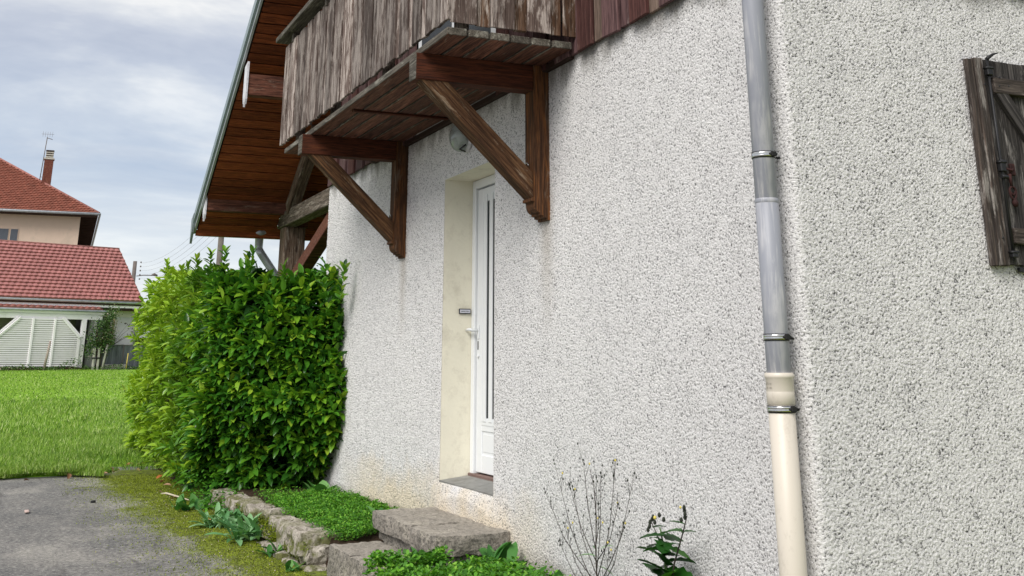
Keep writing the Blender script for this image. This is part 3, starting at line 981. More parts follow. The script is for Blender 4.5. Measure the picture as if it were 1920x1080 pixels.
bracket(-6.116, -.890, 3.28, 2.33)['label'] = 'near timber bracket with orange stain on its post'
bracket(-8.876, -.922, 3.28, 2.33)

# --- balcony
bal = hpart('balcony')
BX0, BX1 = -9.86, -5.68
plank = None
edges = [-.860, -.725, -.590, -.456, -.321, -.185, -.044]
for i in range(6):
    y0, y1 = edges[i] + .006, edges[i + 1] - .008
    z = 3.281 + random.uniform(-.003, .003)
    d = random.uniform(-.012, .012) if i else 0
    mb = MB().box(BX0 + .01, BX1 + d, y0, y1, z, z + .044, .004)
    o = centred(mb, 'deck_board', 'deck_wood', bal, (-7.7, y0, 3.3))
    o.data.materials.append(M['deck_edge'])
    for p in o.data.polygons:
        if p.normal.x > .7 or p.normal.y < -.7 or p.normal.z > .7: p.material_index = 1
MB().box(-7.84, -7.795, -.80, -.03, 3.262, 3.279, .003).build('under_batten', 'beam_y', bal)
# rails and posts behind the boards
rb = MB(); rb.box(BX0 + .0, BX1 - .05, -.815, -.775, 3.46, 3.53, .004); rb.build('rail', 'deck_edge', bal)
rb = MB(); rb.box(BX0 + .0, BX1 - .05, -.815, -.775, 4.18, 4.26, .004); rb.build('rail', 'deck_edge', bal)
rb = MB(); rb.box(BX1 - .10, BX1 - .06, -.774, -.03, 3.46, 3.53, .004); rb.build('rail', 'deck_edge', bal)
for x in (-5.80, -7.2, -8.6, -9.8):
    MB().box(x, x + .07, -.77, -.70, 3.328, 4.34, .004).build('baluster_post', 'rail_wood', bal)
# handrail cap, standing clear above the boards
MB().box(-10.17, BX1 + .09, -.935, -.80, 4.385, 4.435, .006).build('handrail', 'deck_edge', bal)
MB().box(BX1 - .03, BX1 + .09, -.798, -.03, 4.385, 4.435, .006).build('handrail', 'deck_edge', bal)
for x in (-5.80, -7.2, -8.6, -9.8):
    MB().box(x + .01, x + .06, -.865, -.78, 4.30, 4.384).build('rail_bracket', 'deck_edge', bal)


def board(x0, x1, y0, y1, z0, z1, mat, name='railing_board', parent=bal):
    zj = random.uniform(-.004, .004)
    mb = MB().box(x0, x1, y0, y1, z0 + zj, z1, .003)
    # slight slant of the sawn foot
    sl_ = random.uniform(-.004, .004)
    c = (0.5 * (x0 + x1), 0.5 * (y0 + y1), z0)
    mb.v = [(x, y, z + (sl_ * (1 if x > c[0] else -1) if z < z0 + .1 else 0)) for x, y, z in mb.v]
    return centred(mb, name, mat, parent, c)


x = BX1 - .0
i = 0
while x > -10.06:
    wide = random.uniform(.150, .185); nar = random.uniform(.085, .115)
    if i == 0: wide = .115
    x0 = max(x - wide, -10.07)
    zb = 3.372 + .004 * (-5.68 - x) + random.uniform(-.003, .003)
    board(x0, x, -.857, -.835, zb, 4.325, 'rail_wood')
    if x0 - nar > -10.07:
        board(x0 - nar + .004, x0 - .005, -.846, -.824, zb + .001, 4.322, 'rail_wood')
    x = x0 - nar; i += 1
mats = ['rail_wood', 'rail_wood_brown', 'rail_wood', 'rail_wood_brown', 'rail_wood', 'rail_wood_brown', 'rail_wood_brown']
for i, (a, b, pr) in enumerate(((-.834, -.672, 1), (-.672, -.576, 0), (-.579, -.431, 1), (-.431, -.340, 0), (-.345, -.194, 1), (-.192, -.116, 0), (-.110, -.004, 1))):
    z0 = 3.358 + (.0 if pr else .004)
    if pr: board(BX1 - .022, BX1, a, b, z0, 4.325, mats[i])
    else: board(BX1 - .041, BX1 - .023, a + .002, b - .002, z0, 4.32, mats[i])
# balcony door behind
bd = hpart('balcony_door')
MB().box(-8.6, -6.9, -.035, -.002, 3.40, 5.0, .004).build('frame', 'pvc', bd)
MB().box(-8.5, -7.8, -.040, -.036, 3.6, 4.9).build('glass', 'glass_dark', bd)
MB().box(-7.7, -7.0, -.040, -.036, 3.6, 4.9).build('glass', 'glass_dark', bd)

# --- siding
def siding():
    x = -5.438
    pal = ['side_red', 'side_plum', 'side_tan', 'side_red', 'side_red', 'side_plum']
    # proud boards step 0.31 along the facade; recess boards lie behind them
    n = 0
    k0 = 0
    xs_ = []
    x = -5.438 - .311 * 20
    while x < XC:
        if x - .18 > XL: xs_.append(x)
        x += .311
    for j, x in enumerate(xs_):
        top_ = min(roof_z(x), roof_z(x - .18)) - .06
        if -8.7 < x < -6.8: 
            continue
        mat = pal[(j * 5 + 2) % 6] if x > -5.2 else ('side_red' if abs(x + 5.438) < .1 else 'side_plum' if j % 2 else 'side_red')
        z0 = 3.25
        board(x - .182, x, -.055, -.031, z0, top_, mat, 'siding_board', house)
    for j in range(len(xs_) - 1):
        a, b = xs_[j], xs_[j + 1] - .182
        if -8.7 < a < -6.8 or -8.7 < b < -6.8: continue
        top_ = min(roof_z(a), roof_z(b)) - .06
        board(a - .012, b + .012, -.030, -.008, 3.262, top_, ['side_tan', 'side_plum'][j % 2] if a > -5.5 else 'side_plum', 'siding_board', house)
    # trailing board at each end
    board(XL, xs_[0] - .183, -.030, -.008, 3.256, roof_z(XL) - .06, 'side_plum', 'siding_board', house)
    # end wall
    y = .10
    j = 0
    while y < 2.6:
        board(XC + .031, XC + .055, y, y + .182, 3.252, 4.62, pal[j % 6], 'siding_board', house)
        board(XC + .008, XC + .030, y + .170, y + .323, 3.262, 4.62, 'side_plum', 'siding_board', house)
        y += .311; j += 1


bpy.context.view_layer.update()
_before = set(bpy.data.objects)
siding()
for o in set(bpy.data.objects) - _before:
    o.matrix_parent_inverse = Matrix.Translation(-HL)
# ledger strip under the recess between deck and siding
hp(MB().box(-9.8, -5.75, -.050, -.006, 3.240, 3.278, .004).build('ledger', 'bg_soffit_dark'))

# --- shutter on the end wall
sh = hpart('shutter')
SX = XC + .012
SY0, SY1, SZ0, SZ1 = 1.035, 1.95, 1.912, 2.866
mb = MB().box(SX, SX + .030, SY0, SY0 + .036, SZ0 - .006, SZ1 - .004, .004, .0015); centred(mb, 'edge_board', 'shutter_brown', sh, (SX, SY0, 2.3))
mb = MB().box(SX, SX + .036, SY0 + .039, SY0 + .094, SZ0 - .004, SZ1 + .003, .004, .001); centred(mb, 'edge_board', 'shutter_brown', sh, (SX, SY0 + .04, 2.3))
ypos = [SY0 + .0955, 1.215, 1.30, 1.385, 1.50, 1.62, 1.74, 1.86, SY1]
for a, b in zip(ypos[:-1], ypos[1:]):
    mb = MB().box(SX + .003, SX + .026, a + .001, b - .002, SZ0 + random.uniform(-.003, .003), SZ1 + random.uniform(-.002, .002), .003)
    centred(mb, 'plank', 'shutter', sh, (SX, a, 2.4))
for z0, z1 in ((2.700, 2.775), (2.005, 2.075)):
    centred(MB().box(SX + .027, SX + .055, 1.162, SY1 - .03, z0, z1, .004, .001), 'batten', 'shutter_h', sh, (SX, 1.2, z0))
# diagonal
a = Vector((SX + .0275, 1.205, 2.70)); b = Vector((SX + .0275, 1.66, 2.078))
L = (b - a).length; ang = math.atan2(b.y - a.y, a.z - b.z)
mb = MB().prism([(-.032, -.02), (.032, .02), (.032, L - .02), (-.032, L + .02)], 0, 0, .026)
o = mb.build('diagonal_brace', 'shutter', sh, b); o.rotation_euler.x = ang
# espagnolette rod with guides, hook and lever
mb = MB()
ry = 1.142
mb.tube([(SX + .046, ry, 2.865), (SX + .046, ry, 1.925)], .0065, 8)
mb.build('bolt_rod', 'black_iron', sh)
mb = MB()
mb.tube([(SX + .046, ry, 2.86), (SX + .050, ry + .01, 2.872), (SX + .058, ry + .035, 2.888), (SX + .06, ry + .062, 2.896)], [.010, .009, .006, .0025], 8)
mb.build('hook', 'black_iron', sh)
for zc, hh in ((2.80, .018), (2.35, .022), (1.955, .012)):
    mb = MB()
    mb.box(SX + .036, SX + .060, ry - .016, ry + .018, zc - hh, zc + hh, .004)
    mb.tube([(SX + .036, ry - .015, zc + hh), (SX + .058, ry - .018, zc + hh), (SX + .060, ry + .018, zc + hh)], .006, 8)
    mb.build('guide', 'black_iron', sh)
for z_ in (2.375, 2.305):
    MB().tube([(SX + .055, ry - .018, z_), (SX + .055, ry + .020, z_)], .009, 10).build('guide', 'black_iron', sh)
mb = MB()
mb.box(SX + .036, SX + .05, ry + .052, ry + .082, 2.315, 2.37, .003)
mb.tube([(SX + .05, ry + .02, 2.345), (SX + .06, ry + .045, 2.335), (SX + .052, ry + .062, 2.345)], .006, 8)
mb.build('catch', 'rust_iron', sh)
mb = MB()
ring = [(SX + .050, ry + .045 + .019 * math.sin(t) * (1 + .25 * math.cos(t)), 2.232 + .030 * math.cos(t)) for t in np.linspace(0, 2 * math.pi, 17)]
mb.tube(ring, .0055, 8, cap=False)
mb.tube([(SX + .05, ry + .038, 2.32), (SX + .05, ry + .042, 2.262)], [.009, .006], 8)
mb.tube([(SX + .05, ry + .028, 2.238), (SX + .05, ry + .044, 2.222), (SX + .05, ry + .06, 2.238)], .005, 8)
mb.tube([(SX + .05, ry + .047, 2.204), (SX + .05, ry + .05, 2.19), (SX + .05, ry + .05, 2.172)], [.009, .015, .010], 10)
mb.build('lever', 'rust_iron', sh)
for y_, z_ in ((1.2, 2.778), (1.118, 2.74), (1.10, 2.03), (1.19, 2.735), (1.25, 2.74)):
    MB().tube([(SX + .02, y_, z_), (SX + .0395 if y_ < 1.15 else SX + .0575, y_, z_)], .004, 8).build('nail', 'black_iron', sh)
MB().box(SX + .0, SX + .02, 1.20, 1.9, 1.885, 1.905, .002).build('lower_edge', 'black_iron', sh)

# --- downpipe
dp = hpart('downpipe')
px, py = -3.843, -.088


def cyl(r0, z0, z1, mat, name, n=40, extra=None):
    prof = extra or [(r0 - .002, z0), (r0, z0 + .002), (r0, z1 - .002), (r0 - .003, z1)]
    mb = MB().lathe([(p, z) for p, z in prof], px, py, n)
    return centred(mb, name, mat, dp, (px, py, z0))


cyl(.0485, 1.43, 2.150, 'pipe_grey', 'pipe_section')
cyl(.0470, 2.1505, 4.05, 'pipe_grey', 'pipe_section')
cyl(0, 2.13, 2.152, 'pipe_grey', 'pipe_seam', extra=[(.0485, 2.132), (.0505, 2.136), (.0505, 2.147), (.0475, 2.152)])
cyl(0, 1.31, 1.455, 'pipe_beige', 'collar', extra=[(.052, 1.338), (.0555, 1.340), (.0555, 1.386), (.0548, 1.388), (.0555, 1.390), (.0555, 1.437), (.0585, 1.440), (.0595, 1.446), (.0585, 1.453), (.0560, 1.456), (.0555, 1.459), (.049, 1.459)])
cyl(.0525, .10, 1.34, 'pipe_beige', 'lower_pipe')
for zc, rr in ((2.335, .0475), (1.595, .049), (1.323, .053)):
    mb = MB()
    mb.lathe([(rr + .0005, zc - .011), (rr + .004, zc - .009), (rr + .0045, zc - .004), (rr + .003, zc), (rr + .0045, zc + .004), (rr + .004, zc + .009), (rr + .0005, zc + .011)], px, py, 40)
    c1 = centred(mb, 'clamp', 'steel', dp, (px, py, zc))
    mb = MB().lathe([(rr, zc - .014), (rr + .0025, zc - .014), (rr + .0025, zc + .013), (rr, zc + .013)], 0, 0, 40)
    mb.v = [(a, b, c - zc) for a, b, c in mb.v]
    mb.build('rubber_lining', 'rubber', dp, (px, py, zc))
    # lug and screw at the wall side, rod into the wall
    ex, ey = rr * math.cos(R(15)), rr * math.sin(R(15))
    mb = MB().box(ex - .004, ex + .014, ey - .012, ey + .012, -.010, .010, .002)
    mb.tube([(ex + .004, ey - .02, 0), (ex + .004, ey + .02, 0)], .0055, 8)
    mb.tube([(-ex - .004, ey - .012, 0), (-ex - .004, ey + .012, 0)], .007, 8)
    mb.tube([(0, rr, -.004), (0, .10, -.004)], .005, 8)
    mb.build('screw', 'rubber', dp, (px, py, zc))
# small moulded print on the collar
d = Vector((0.0 - px, -2.95 - py, 0)).normalized()
an = math.atan2(d.y, d.x) - R(50)
for (body, zt, sz) in (('First', 1.418, .017), ('Ø 100', 1.402, .012)):
    rr_ = .0558
    c = Vector((px + rr_ * math.cos(an), py + rr_ * math.sin(an), zt))
    nrm = Vector((math.cos(an), math.sin(an), 0)); xa = Vector((-math.sin(an), math.cos(an), 0))
    mtx = Matrix(((xa.x, 0, nrm.x, c.x), (xa.y, 0, nrm.y, c.y), (0, 1, 0, c.z), (0, 0, 0, 1)))
    text_mesh('moulded_print', body, sz, 'faint_ink', dp, mtx)

# --- roof
roof = hpart('roof')
RY0, RY1 = -.965, 8.6
EX = -14.15
ez = roof_z(EX)
sang = math.atan(RS)
slope_len = (RX_ - EX) / math.cos(sang)
pw = .148
npk = int(slope_len / pw)
for i in range(npk):
    u = (i + .5) * pw
    xx = EX + u * math.cos(sang)
    if xx > -9.9: break
    near = xx < -10
    y1 = 8.5
    mb = MB().box(-.0665, .0665, RY0 + .02, y1 if xx < XL - .1 else .01, -.004, .014, .004)
    o = mb.build('soffit_board', 'soffit', roof, (xx, 0, roof_z(xx) + random.uniform(-.0015, .0015)))
    o.rotation_euler.y = -sang
# sheathing above
nx_s, nz_s = -math.sin(sang), math.cos(sang)
mb = MB()
for (xa, xb) in ((EX, RX_), (RX_, 2 * RX_ - EX - 3.3)):
    za, zb = roof_z(xa), roof_z(xb)
    if xa == RX_: za = roof_z(RX_ - 1e-6)
    mb.prism([(xa, za + .024), (xb, zb + .024), (xb, zb + .12), (xa, za + .12)], 1, RY0, RY1)
mb.build('roof_slab', 'bg_soffit_dark', roof)
# verge board with zinc flashing
mb = MB().prism([(EX - .02, roof_z(EX) - .03), (RX_, roof_z(RX_) - .02), (RX_, roof_z(RX_) + .10), (EX - .02, roof_z(EX) + .085)], 1, RY0 - .024, RY0 - .001)
mb.build('verge_board', 'gutter_zinc', roof)
mb = MB().prism([(EX - .04, roof_z(EX) + .015), (RX_, roof_z(RX_) + .04), (RX_, roof_z(RX_) + .16), (EX - .04, roof_z(EX) + .125)], 1, RY0 - .050, RY0 - .0245)
mb.build('verge_flashing', 'zinc', roof)
mb = MB().prism([(RX_, roof_z(RX_) - .05), (2 * RX_ - EX - 3.3, roof_z(2 * RX_ - EX - 3.3) - .05), (2 * RX_ - EX - 3.3, roof_z(2 * RX_ - EX - 3.3) + .14), (RX_, roof_z(RX_) + .16)], 1, RY0 - .04, RY0 - .001)
mb.build('verge_board', 'zinc', roof)
# hooked end of the verge
MB().prism([(EX - .04, roof_z(EX) + .14), (EX + .12, roof_z(EX) + .2), (EX + .06, roof_z(EX) - .02), (EX - .03, roof_z(EX) - .15)], 1, RY0 - .058, RY0 - .030).build('verge_end', 'zinc', roof)
# eave board, gutter, outlet
MB().box(EX - .02, EX + .02, RY0, RY1, roof_z(EX) - .055, roof_z(EX) + .02, .004).build('eave_board', 'soffit', roof)
gx0 = EX - .095
prof = [(gx0 + .07 * math.cos(a), roof_z(EX) + .02 + .07 * math.sin(a)) for a in np.linspace(math.pi, 2 * math.pi, 12)]
prof += [(gx0 + .064 * math.cos(a), roof_z(EX) + .02 + .064 * math.sin(a)) for a in np.linspace(2 * math.pi, math.pi, 12)]
MB().prism(prof, 1, RY0 + .05, RY1).build('gutter', 'gutter_zinc', roof)
oy = -.17
mb = MB()
mb.tube([(-14.21, oy, 3.06), (-14.21, oy, 3.0), (-14.21, oy, 2.97), (-14.21, oy, 2.86), (-14.21, oy + .01, 2.83)], [.13, .075, .052, .05, .05], 18)
mb.build('outlet', 'gutter_zinc', roof)
MB().tube([(-14.21, oy, 2.845), (-14.205, oy + .035, 2.79), (-14.20, oy + .36, 2.36), (-14.20, oy + .40, 2.28), (-14.20, oy + .40, 0.5)], .05, 18).build('outlet_pipe', 'gutter_zinc', roof)
# purlins
for (xp, z1, z0, wdt) in ((-13.60, 3.425, 3.215, .13), (-11.46, 4.40, 4.165, .13)):
    y1 = 8.0 if xp < XL else .01
    centred(MB().box(xp - wdt, xp, RY0 + .03, y1, z0, z1 - .01, .006), 'purlin', 'purlin', roof, (xp, 0, z0))
    # white toothed end plate
    zt = z1 + .12; zb = z0 + .0
    pl = [(xp - wdt - .01, zt - .03), (xp + .012, zt), (xp + .012, zb - .05), (xp - .012, zb - .10), (xp - .026, zb - .01), (xp - .042, zb - .09), (xp - .060, zb + .0), (xp - .078, zb - .12), (xp - .095, zb - .01), (xp - .115, zb - .08), (xp - wdt - .01, zb + .01)]
    MB().prism(pl, 1, RY0 + .004, RY0 + .024).build('end_plate', 'white_metal', roof)

# --- porch frame
porch = hpart('porch_frame')
centred(MB().box(-13.97, XL - .005, -.005, .16, 3.072, 3.258, .008, .001), 'beam', 'grey_beam_x', porch, (-12, 0, 3.1))
centred(MB().box(-13.86, -13.60, .01, .27, .24, 3.071, .012), 'post', 'grey_beam_z', porch, (-13.7, .1, 1.5))
centred(MB().box(-13.80, -13.62, .165, .30, 3.071, 3.30, .008), 'post_head', 'purlin', porch, (-13.7, .1, 3.2))
def strut(name, a, b, hw, y0, y1, mat):
    a = Vector((a[0], 0, a[1])); b = Vector((b[0], 0, b[1])); L = (b - a).length
    ang = math.atan2(b.x - a.x, b.z - a.z)
    mb = MB().box(-hw, hw, y0, y1, 0, L, .005)
    o = mb.build(name, mat, porch, (a.x, 0, a.z)); o.rotation_euler.y = ang
    return o
strut('upper_strut', (-13.42, 3.26), (-12.3, 4.02), .085, -.03, .10, 'grey_beam_z')
strut('lower_strut', (-13.62, 2.35), (-11.5, 3.03), .075, .06, .20, 'purlin')
bt = MB(); bt.tube([(-13.82, -.02, 3.19), (-13.82, .0, 3.19)], .018, 8); bt.tube([(-13.92, -.02, 3.11), (-13.92, .0, 3.11)], .018, 8)
bt.build('bolt', 'steel', porch)

# ================================================================== STONES
from mathutils import noise as mn_


def rock(name, x0, x1, y0, y1, z0, z1, mat, parent, rad=.03, amp=.012, n=5, seed=0, fs=9.0):
    """stone block: cube surface grid, rounded, roughened"""
    h = Vector(((x1 - x0) / 2, (y1 - y0) / 2, (z1 - z0) / 2)); c = Vector(((x0 + x1) / 2, (y0 + y1) / 2, (z0 + z1) / 2))
    nn = [max(3, min(24, int(2 * q / .026))) for q in h]
    vid = {}; V = []; F = []

    def vert(i, j, k):
        if (i, j, k) in vid: return vid[(i, j, k)]
        p = Vector((-1 + 2 * i / nn[0], -1 + 2 * j / nn[1], -1 + 2 * k / nn[2]))
        P = Vector((p.x * h.x, p.y * h.y, p.z * h.z))
        r = min(rad, min(h) * .9)
        inn = Vector([max(-(hh - r), min(hh - r, q)) for q, hh in zip(P, h)])
        d = P - inn
        if d.length > 1e-9: P = inn + d.normalized() * r
        q = (P + c) * fs + Vector((seed * 7.3, seed * 3.1, seed * 1.7))
        nv = mn_.noise_vector(q) * amp + mn_.noise_vector(q * 2.9) * amp * .45
        P = P + nv
        vid[(i, j, k)] = len(V); V.append(tuple(P))
        return vid[(i, j, k)]
    for ax in range(3):
        a, b = [t for t in range(3) if t != ax]
        for sd_ in (0, nn[ax]):
            for u in range(nn[a]):
                for v_ in range(nn[b]):
                    q = []
                    for du, dv in ((0, 0), (1, 0), (1, 1), (0, 1)):
                        t = [0, 0, 0]; t[ax] = sd_; t[a] = u + du; t[b] = v_ + dv
                        q.append(vert(*t))
                    F.append(tuple(q))
    mb = MB(); mb.add(V, F, False)
    return mb.build(name, mat, parent, c)


us = thing('upper_step', 'upper grey stone step of two slabs right under the white door', 'step', (0, 0, 0))
rock('slab', -8.0, -7.194, -.484, .004, .418, .531, 'step_stone', us, .014, .011, seed=1, fs=11)
rock('slab', -7.180, -6.705, -.490, .004, .408, .528, 'step_stone', us, .014, .011, seed=2, fs=11)
rock('base_stone', -7.96, -7.3, -.440, .0, .12, .42, 'step_stone', us, .015, .012, seed=3)
rock('base_stone', -7.29, -6.74, -.435, .0, .12, .41, 'step_stone', us, .02, .015, seed=4)
ls = thing('lower_step', 'lower grey stone step beside the low mossy wall', 'step', (0, 0, 0))
rock('slab', -7.84, -7.33, -.825, -.47, .14, .360, 'step_stone', ls, .015, .009, seed=5, fs=11)
rock('slab', -7.323, -6.82, -.83, -.47, .14, .362, 'step_stone', ls, .015, .010, seed=6, fs=11)
rock('slab', -6.81, -6.58, -.80, -.47, .14, .330, 'wall_stone', ls, .03, .02, seed=7, fs=7)

sw = thing('stone_edging_wall', 'low mossy dry stone wall holding the planted bed beside the driveway', 'stone wall', (0, 0, 0))
caps = [(-8.79, -8.10), (-9.02, -8.80), (-9.39, -9.03), (-9.72, -9.40), (-10.05, -9.74), (-10.50, -10.07), (-10.9, -10.52), (-11.3, -10.93), (-11.75, -11.33)]
r2 = random.Random(5)
for i, (a, b) in enumerate(caps):
    hgt = [.15, .13, .10, .12, .09, .085, .10, .11, .10][i]
    zt = .385 - (.0 if i < 5 else .012 * (i - 4))
    dy = r2.uniform(-.04, .03) if i else -.02
    zt += r2.uniform(-.018, .012); a += .016; b -= .016
    rock('stone', a, b, -.925 + dy, -.925 + (.26 if i == 0 else .2) + r2.uniform(-.03, .04), zt - hgt, zt, 'wall_stone', sw, .02, .022, seed=10 + i, fs=11)
x = -8.06
j = 0
while x > -11.8:
    wd = r2.uniform(.16, .34); hh = r2.uniform(.07, .12)
    rock('stone', x - wd, x, -.90 + r2.uniform(-.03, .02), -.72, .20, .20 + hh, 'wall_stone', sw, .022, .024, seed=40 + j, fs=10)
    x -= wd + r2.uniform(.01, .05); j += 1
x = -8.0
while x > -12.4:
    wd = r2.uniform(.14, .30)
    rock('stone', x - wd, x, -.955 + r2.uniform(-.05, .03), -.72, .11, .11 + r2.uniform(.07, .12), 'wall_stone', sw, .022, .024, seed=70 + j, fs=10)
    x -= wd + r2.uniform(.02, .06); j += 1
# moss cushions in the joints
N_ = 5000
u = rng.random(N_)
cl = rng.choice(30, N_); ccx = rng.uniform(-10.6, -8.1, 30); ccz = rng.uniform(.23, .31, 30)
L = np.stack([ccx[cl] + rng.normal(0, .06, N_), -.915 + rng.normal(0, .012, N_), ccz[cl] + rng.normal(0, .02, N_)], -1)
T, TF = np.array([(-.3, 0, 0), (.3, 0, 0), (0, 1, 0)]), np.array([(0, 1, 2)])
o = scatter('moss', T, TF, mats_from(rng.uniform(0, 6.28, N_), rng.uniform(-.6, 1.3, N_), rng.uniform(-1, 1, N_), rng.uniform(.008, .02, N_)), L, rng.random(N_) * .75, 'moss', sw)

# ================================================================== HEDGE
LT, LF = leaf_template(.43, .10, .20)
leaf_me = np_mesh('laurel_leaf', LT, LF, True, {'rnd': np.zeros(len(LT))})
hedge = thing('laurel_hedge', 'tall glossy green laurel hedge growing against the far end of the roughcast wall', 'hedge', (-13.0, -.6, .25))
HB = np.array((-13.0, -.6, .25))
noise3 = lambda p: mn_.noise(Vector(p))


def near_x(y, z):
    """near end of the hedge: closest to the steps beside the wall, drawn in near the ground"""
    f = -10.55 + .62 * min(y + .1, 0) * 1.0
    lowc = max(0, 1.15 - z)
    rc = max(0, min(1, (-y - .45) / .6)); rt = max(0, min(1, (z - 1.7) / .55))
    return f - .95 * lowc ** 1.25 - .04 - .38 * rc * rc - .28 * rt * rt + .07 * math.sin(z * 2.6) 


shoots = []


def add_shoot(p, out, length, n, spread=.9, size=.122, old=0.0):  # old means depth in the hedge; deep leaves take the shade-coloured copy
    shoots.append((np.array(p), np.array(out) / np.linalg.norm(out), length, n, spread, size, old))


r3 = random.Random(21)


def bumpy(p): return .22 * noise3((p[0] * 1.5, p[1] * 1.5 + 4, p[2] * 1.7)) + .13 * noise3((p[0] * 4.1 + 9, p[1] * 4.1, p[2] * 4.1))


def htop(x, y=0.0):
    return 2.17 + .058 * max(0, -11.0 - x) + .10 * max(0, min(1, (-y - .5) * 2)) * (1 if x > -13.5 else .5) + .07 * math.sin(x * 2.3 + 1.2) + .045 * math.sin(x * 5.1 + y * 3)


# front face (towards the driveway)
for i in range(1700):
    t = r3.random() ** 1.35
    x = -10.9 - 7.6 * t
    z = r3.uniform(.28, htop(x, -1))
    if x > near_x(-1.0, z) - .02: x = near_x(-1.0, z) - .05
    y = -1.03 + bumpy((x, -1, z)) + (0.16 * max(0, .8 - z)) + .22 * max(0, (z - htop(x, -1) + .5) / .5) ** 2
    dep = r3.random() ** 2 * .28
    add_shoot((x, y + dep, z), (r3.uniform(-.5, .5), -1.0 + r3.uniform(-.3, .3), r3.uniform(.25, 1.2)), r3.uniform(.05, .12), r3.randint(5, 8), old=dep / .28)
# near face (towards the steps)
for i in range(1050):
    y = r3.uniform(-1.05, .0); z = r3.uniform(.30, htop(-11, y))
    if z < .55 and y > -.55 and r3.random() < .6: continue
    x = near_x(y, z) + bumpy((1, y, z)) * .9
    dep = r3.random() ** 2 * .3
    add_shoot((x - dep, min(y, -.04), z), (1.0 + r3.uniform(-.3, .3), r3.uniform(-.7, .35), r3.uniform(.15, 1.1)), r3.uniform(.04, .10), r3.randint(5, 8), old=.12 + .75 * dep / .3)
# top
for i in range(900):
    x = -10.7 - 7.6 * r3.random() ** 1.3
    ymax = .45 if x < -11.6 else -.05
    y = r3.uniform(-1.05, ymax)
    if x > near_x(y, 2.2): continue
    z = htop(x, y) - .02 + .10 * noise3((x * 1.6, y * 1.6, 2))
    add_shoot((x, y, z - r3.random() * .12), (r3.uniform(-.4, .4), r3.uniform(-.5, .2), 1.0), r3.uniform(.05, .13), r3.randint(5, 8), old=.1)
# long sprigs standing out of the top
spr = [(-12.0, -.95, .33), (-11.9, -.7, .22), (-11.3, -.8, .20), (-12.6, -1.0, .2), (-11.2, -.5, .14), (-13.6, -1.0, .16), (-14.3, -1.0, .2), (-15.2, -.95, .14), (-12.3, -.4, .2), (-11.6, -.25, .12), (-12.8, 0, .1), (-10.95, -.9, .12), (-13.2, .2, .12), (-16.3, -1, .12)]
for x, y, hgt in spr:
    m = int(hgt / .045)
    for q in range(m + 1):
        add_shoot((x + .01 * q, y, htop(x, y) + q * .045), (.1, -.1, 1), .06, 4 if q < m else 6, spread=1.0 if q < m else .55, size=.095)
for q in range(7):
    add_shoot((-10.35 + .015 * q, -.13 - .01 * (q % 2), 2.0 + q * .045), (.15, -.1, 1), .07, 4 if q < 6 else 6, spread=1.0 if q < 6 else .5, size=.10)
for q in range(5):
    add_shoot((-10.45 - .04 * q, -.22, 1.95 + q * .05), (.2, -.3, 1), .07, 5, spread=.8, size=.10)
Ls, Ys, Ps, Rs_, Sc, Rn, Od = [], [], [], [], [], [], []
stem_mb = MB()
for (p, d, ln, n, spread, size, old) in shoots:
    side = np.cross(d, (0, 0, 1.0)); side /= (np.linalg.norm(side) + 1e-6); up = np.cross(side, d)
    ph = r3.uniform(0, 6.28); base = r3.random() * .55
    for i in range(n):
        a = ph + i * 2.4
        t = (i + .5) / n
        sp = spread * (1.15 - .55 * t) + r3.uniform(-.15, .15)
        dr = d * math.cos(sp) + (side * math.cos(a) + up * math.sin(a)) * math.sin(sp)
        dr = dr + np.array((0, 0, -.02)); dr /= np.linalg.norm(dr)
        Ls.append(p + d * ln * t)
        Ys.append(math.atan2(-dr[0], dr[1])); Ps.append(math.asin(max(-1, min(1, dr[2]))))
        Rs_.append(r3.uniform(-.55, .55)); Sc.append(size * r3.uniform(.60, 1.30))
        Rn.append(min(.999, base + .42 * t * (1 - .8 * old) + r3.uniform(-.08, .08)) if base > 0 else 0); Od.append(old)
Ls = np.array(Ls); Ys = np.array(Ys); Ps = np.array(Ps); Rs_ = np.array(Rs_); Sc = np.array(Sc); Rn = np.clip(np.array(Rn), 0, .999); Od = np.array(Od)
# keep leaves out of the wall
ok = ~((Ls[:, 1] > -.035) & (Ls[:, 0] > -11.6))
Ls, Ys, Ps, Rs_, Sc, Rn, Od = [q[ok] for q in (Ls, Ys, Ps, Rs_, Sc, Rn, Od)]
camd = np.linalg.norm(Ls - np.array((0, -2.95, 1.5)), axis=1)
outer = (Od < .42) & (Ls[:, 2] > .3)
cand = np.where(outer & (Ls[:, 0] > -12.6))[0]
key = Sc[cand] / camd[cand]
pick = cand[np.argsort(-key)[:300]]
rest = np.setdiff1d(np.arange(len(Ls)), pick)
Ms = mats_from(Ys, Ps, Rs_, Sc)
young = rest[Od[rest] < .5]; deepl = rest[Od[rest] >= .5]  # split by depth into the hedge
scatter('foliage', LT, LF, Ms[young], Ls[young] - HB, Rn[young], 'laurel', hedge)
scatter('inner_foliage', LT, LF, Ms[deepl], Ls[deepl] - HB, Rn[deepl], 'laurel_shaded', hedge)
leaf_me.materials.append(M['laurel'])
for i in pick:
    o = bpy.data.objects.new('leaf', leaf_me); C.objects.link(o); o.parent = hedge
    m = Matrix([list(row) for row in Ms[i]]).to_4x4(); m.translation = Vector(Ls[i] - HB)
    o.matrix_basis = m
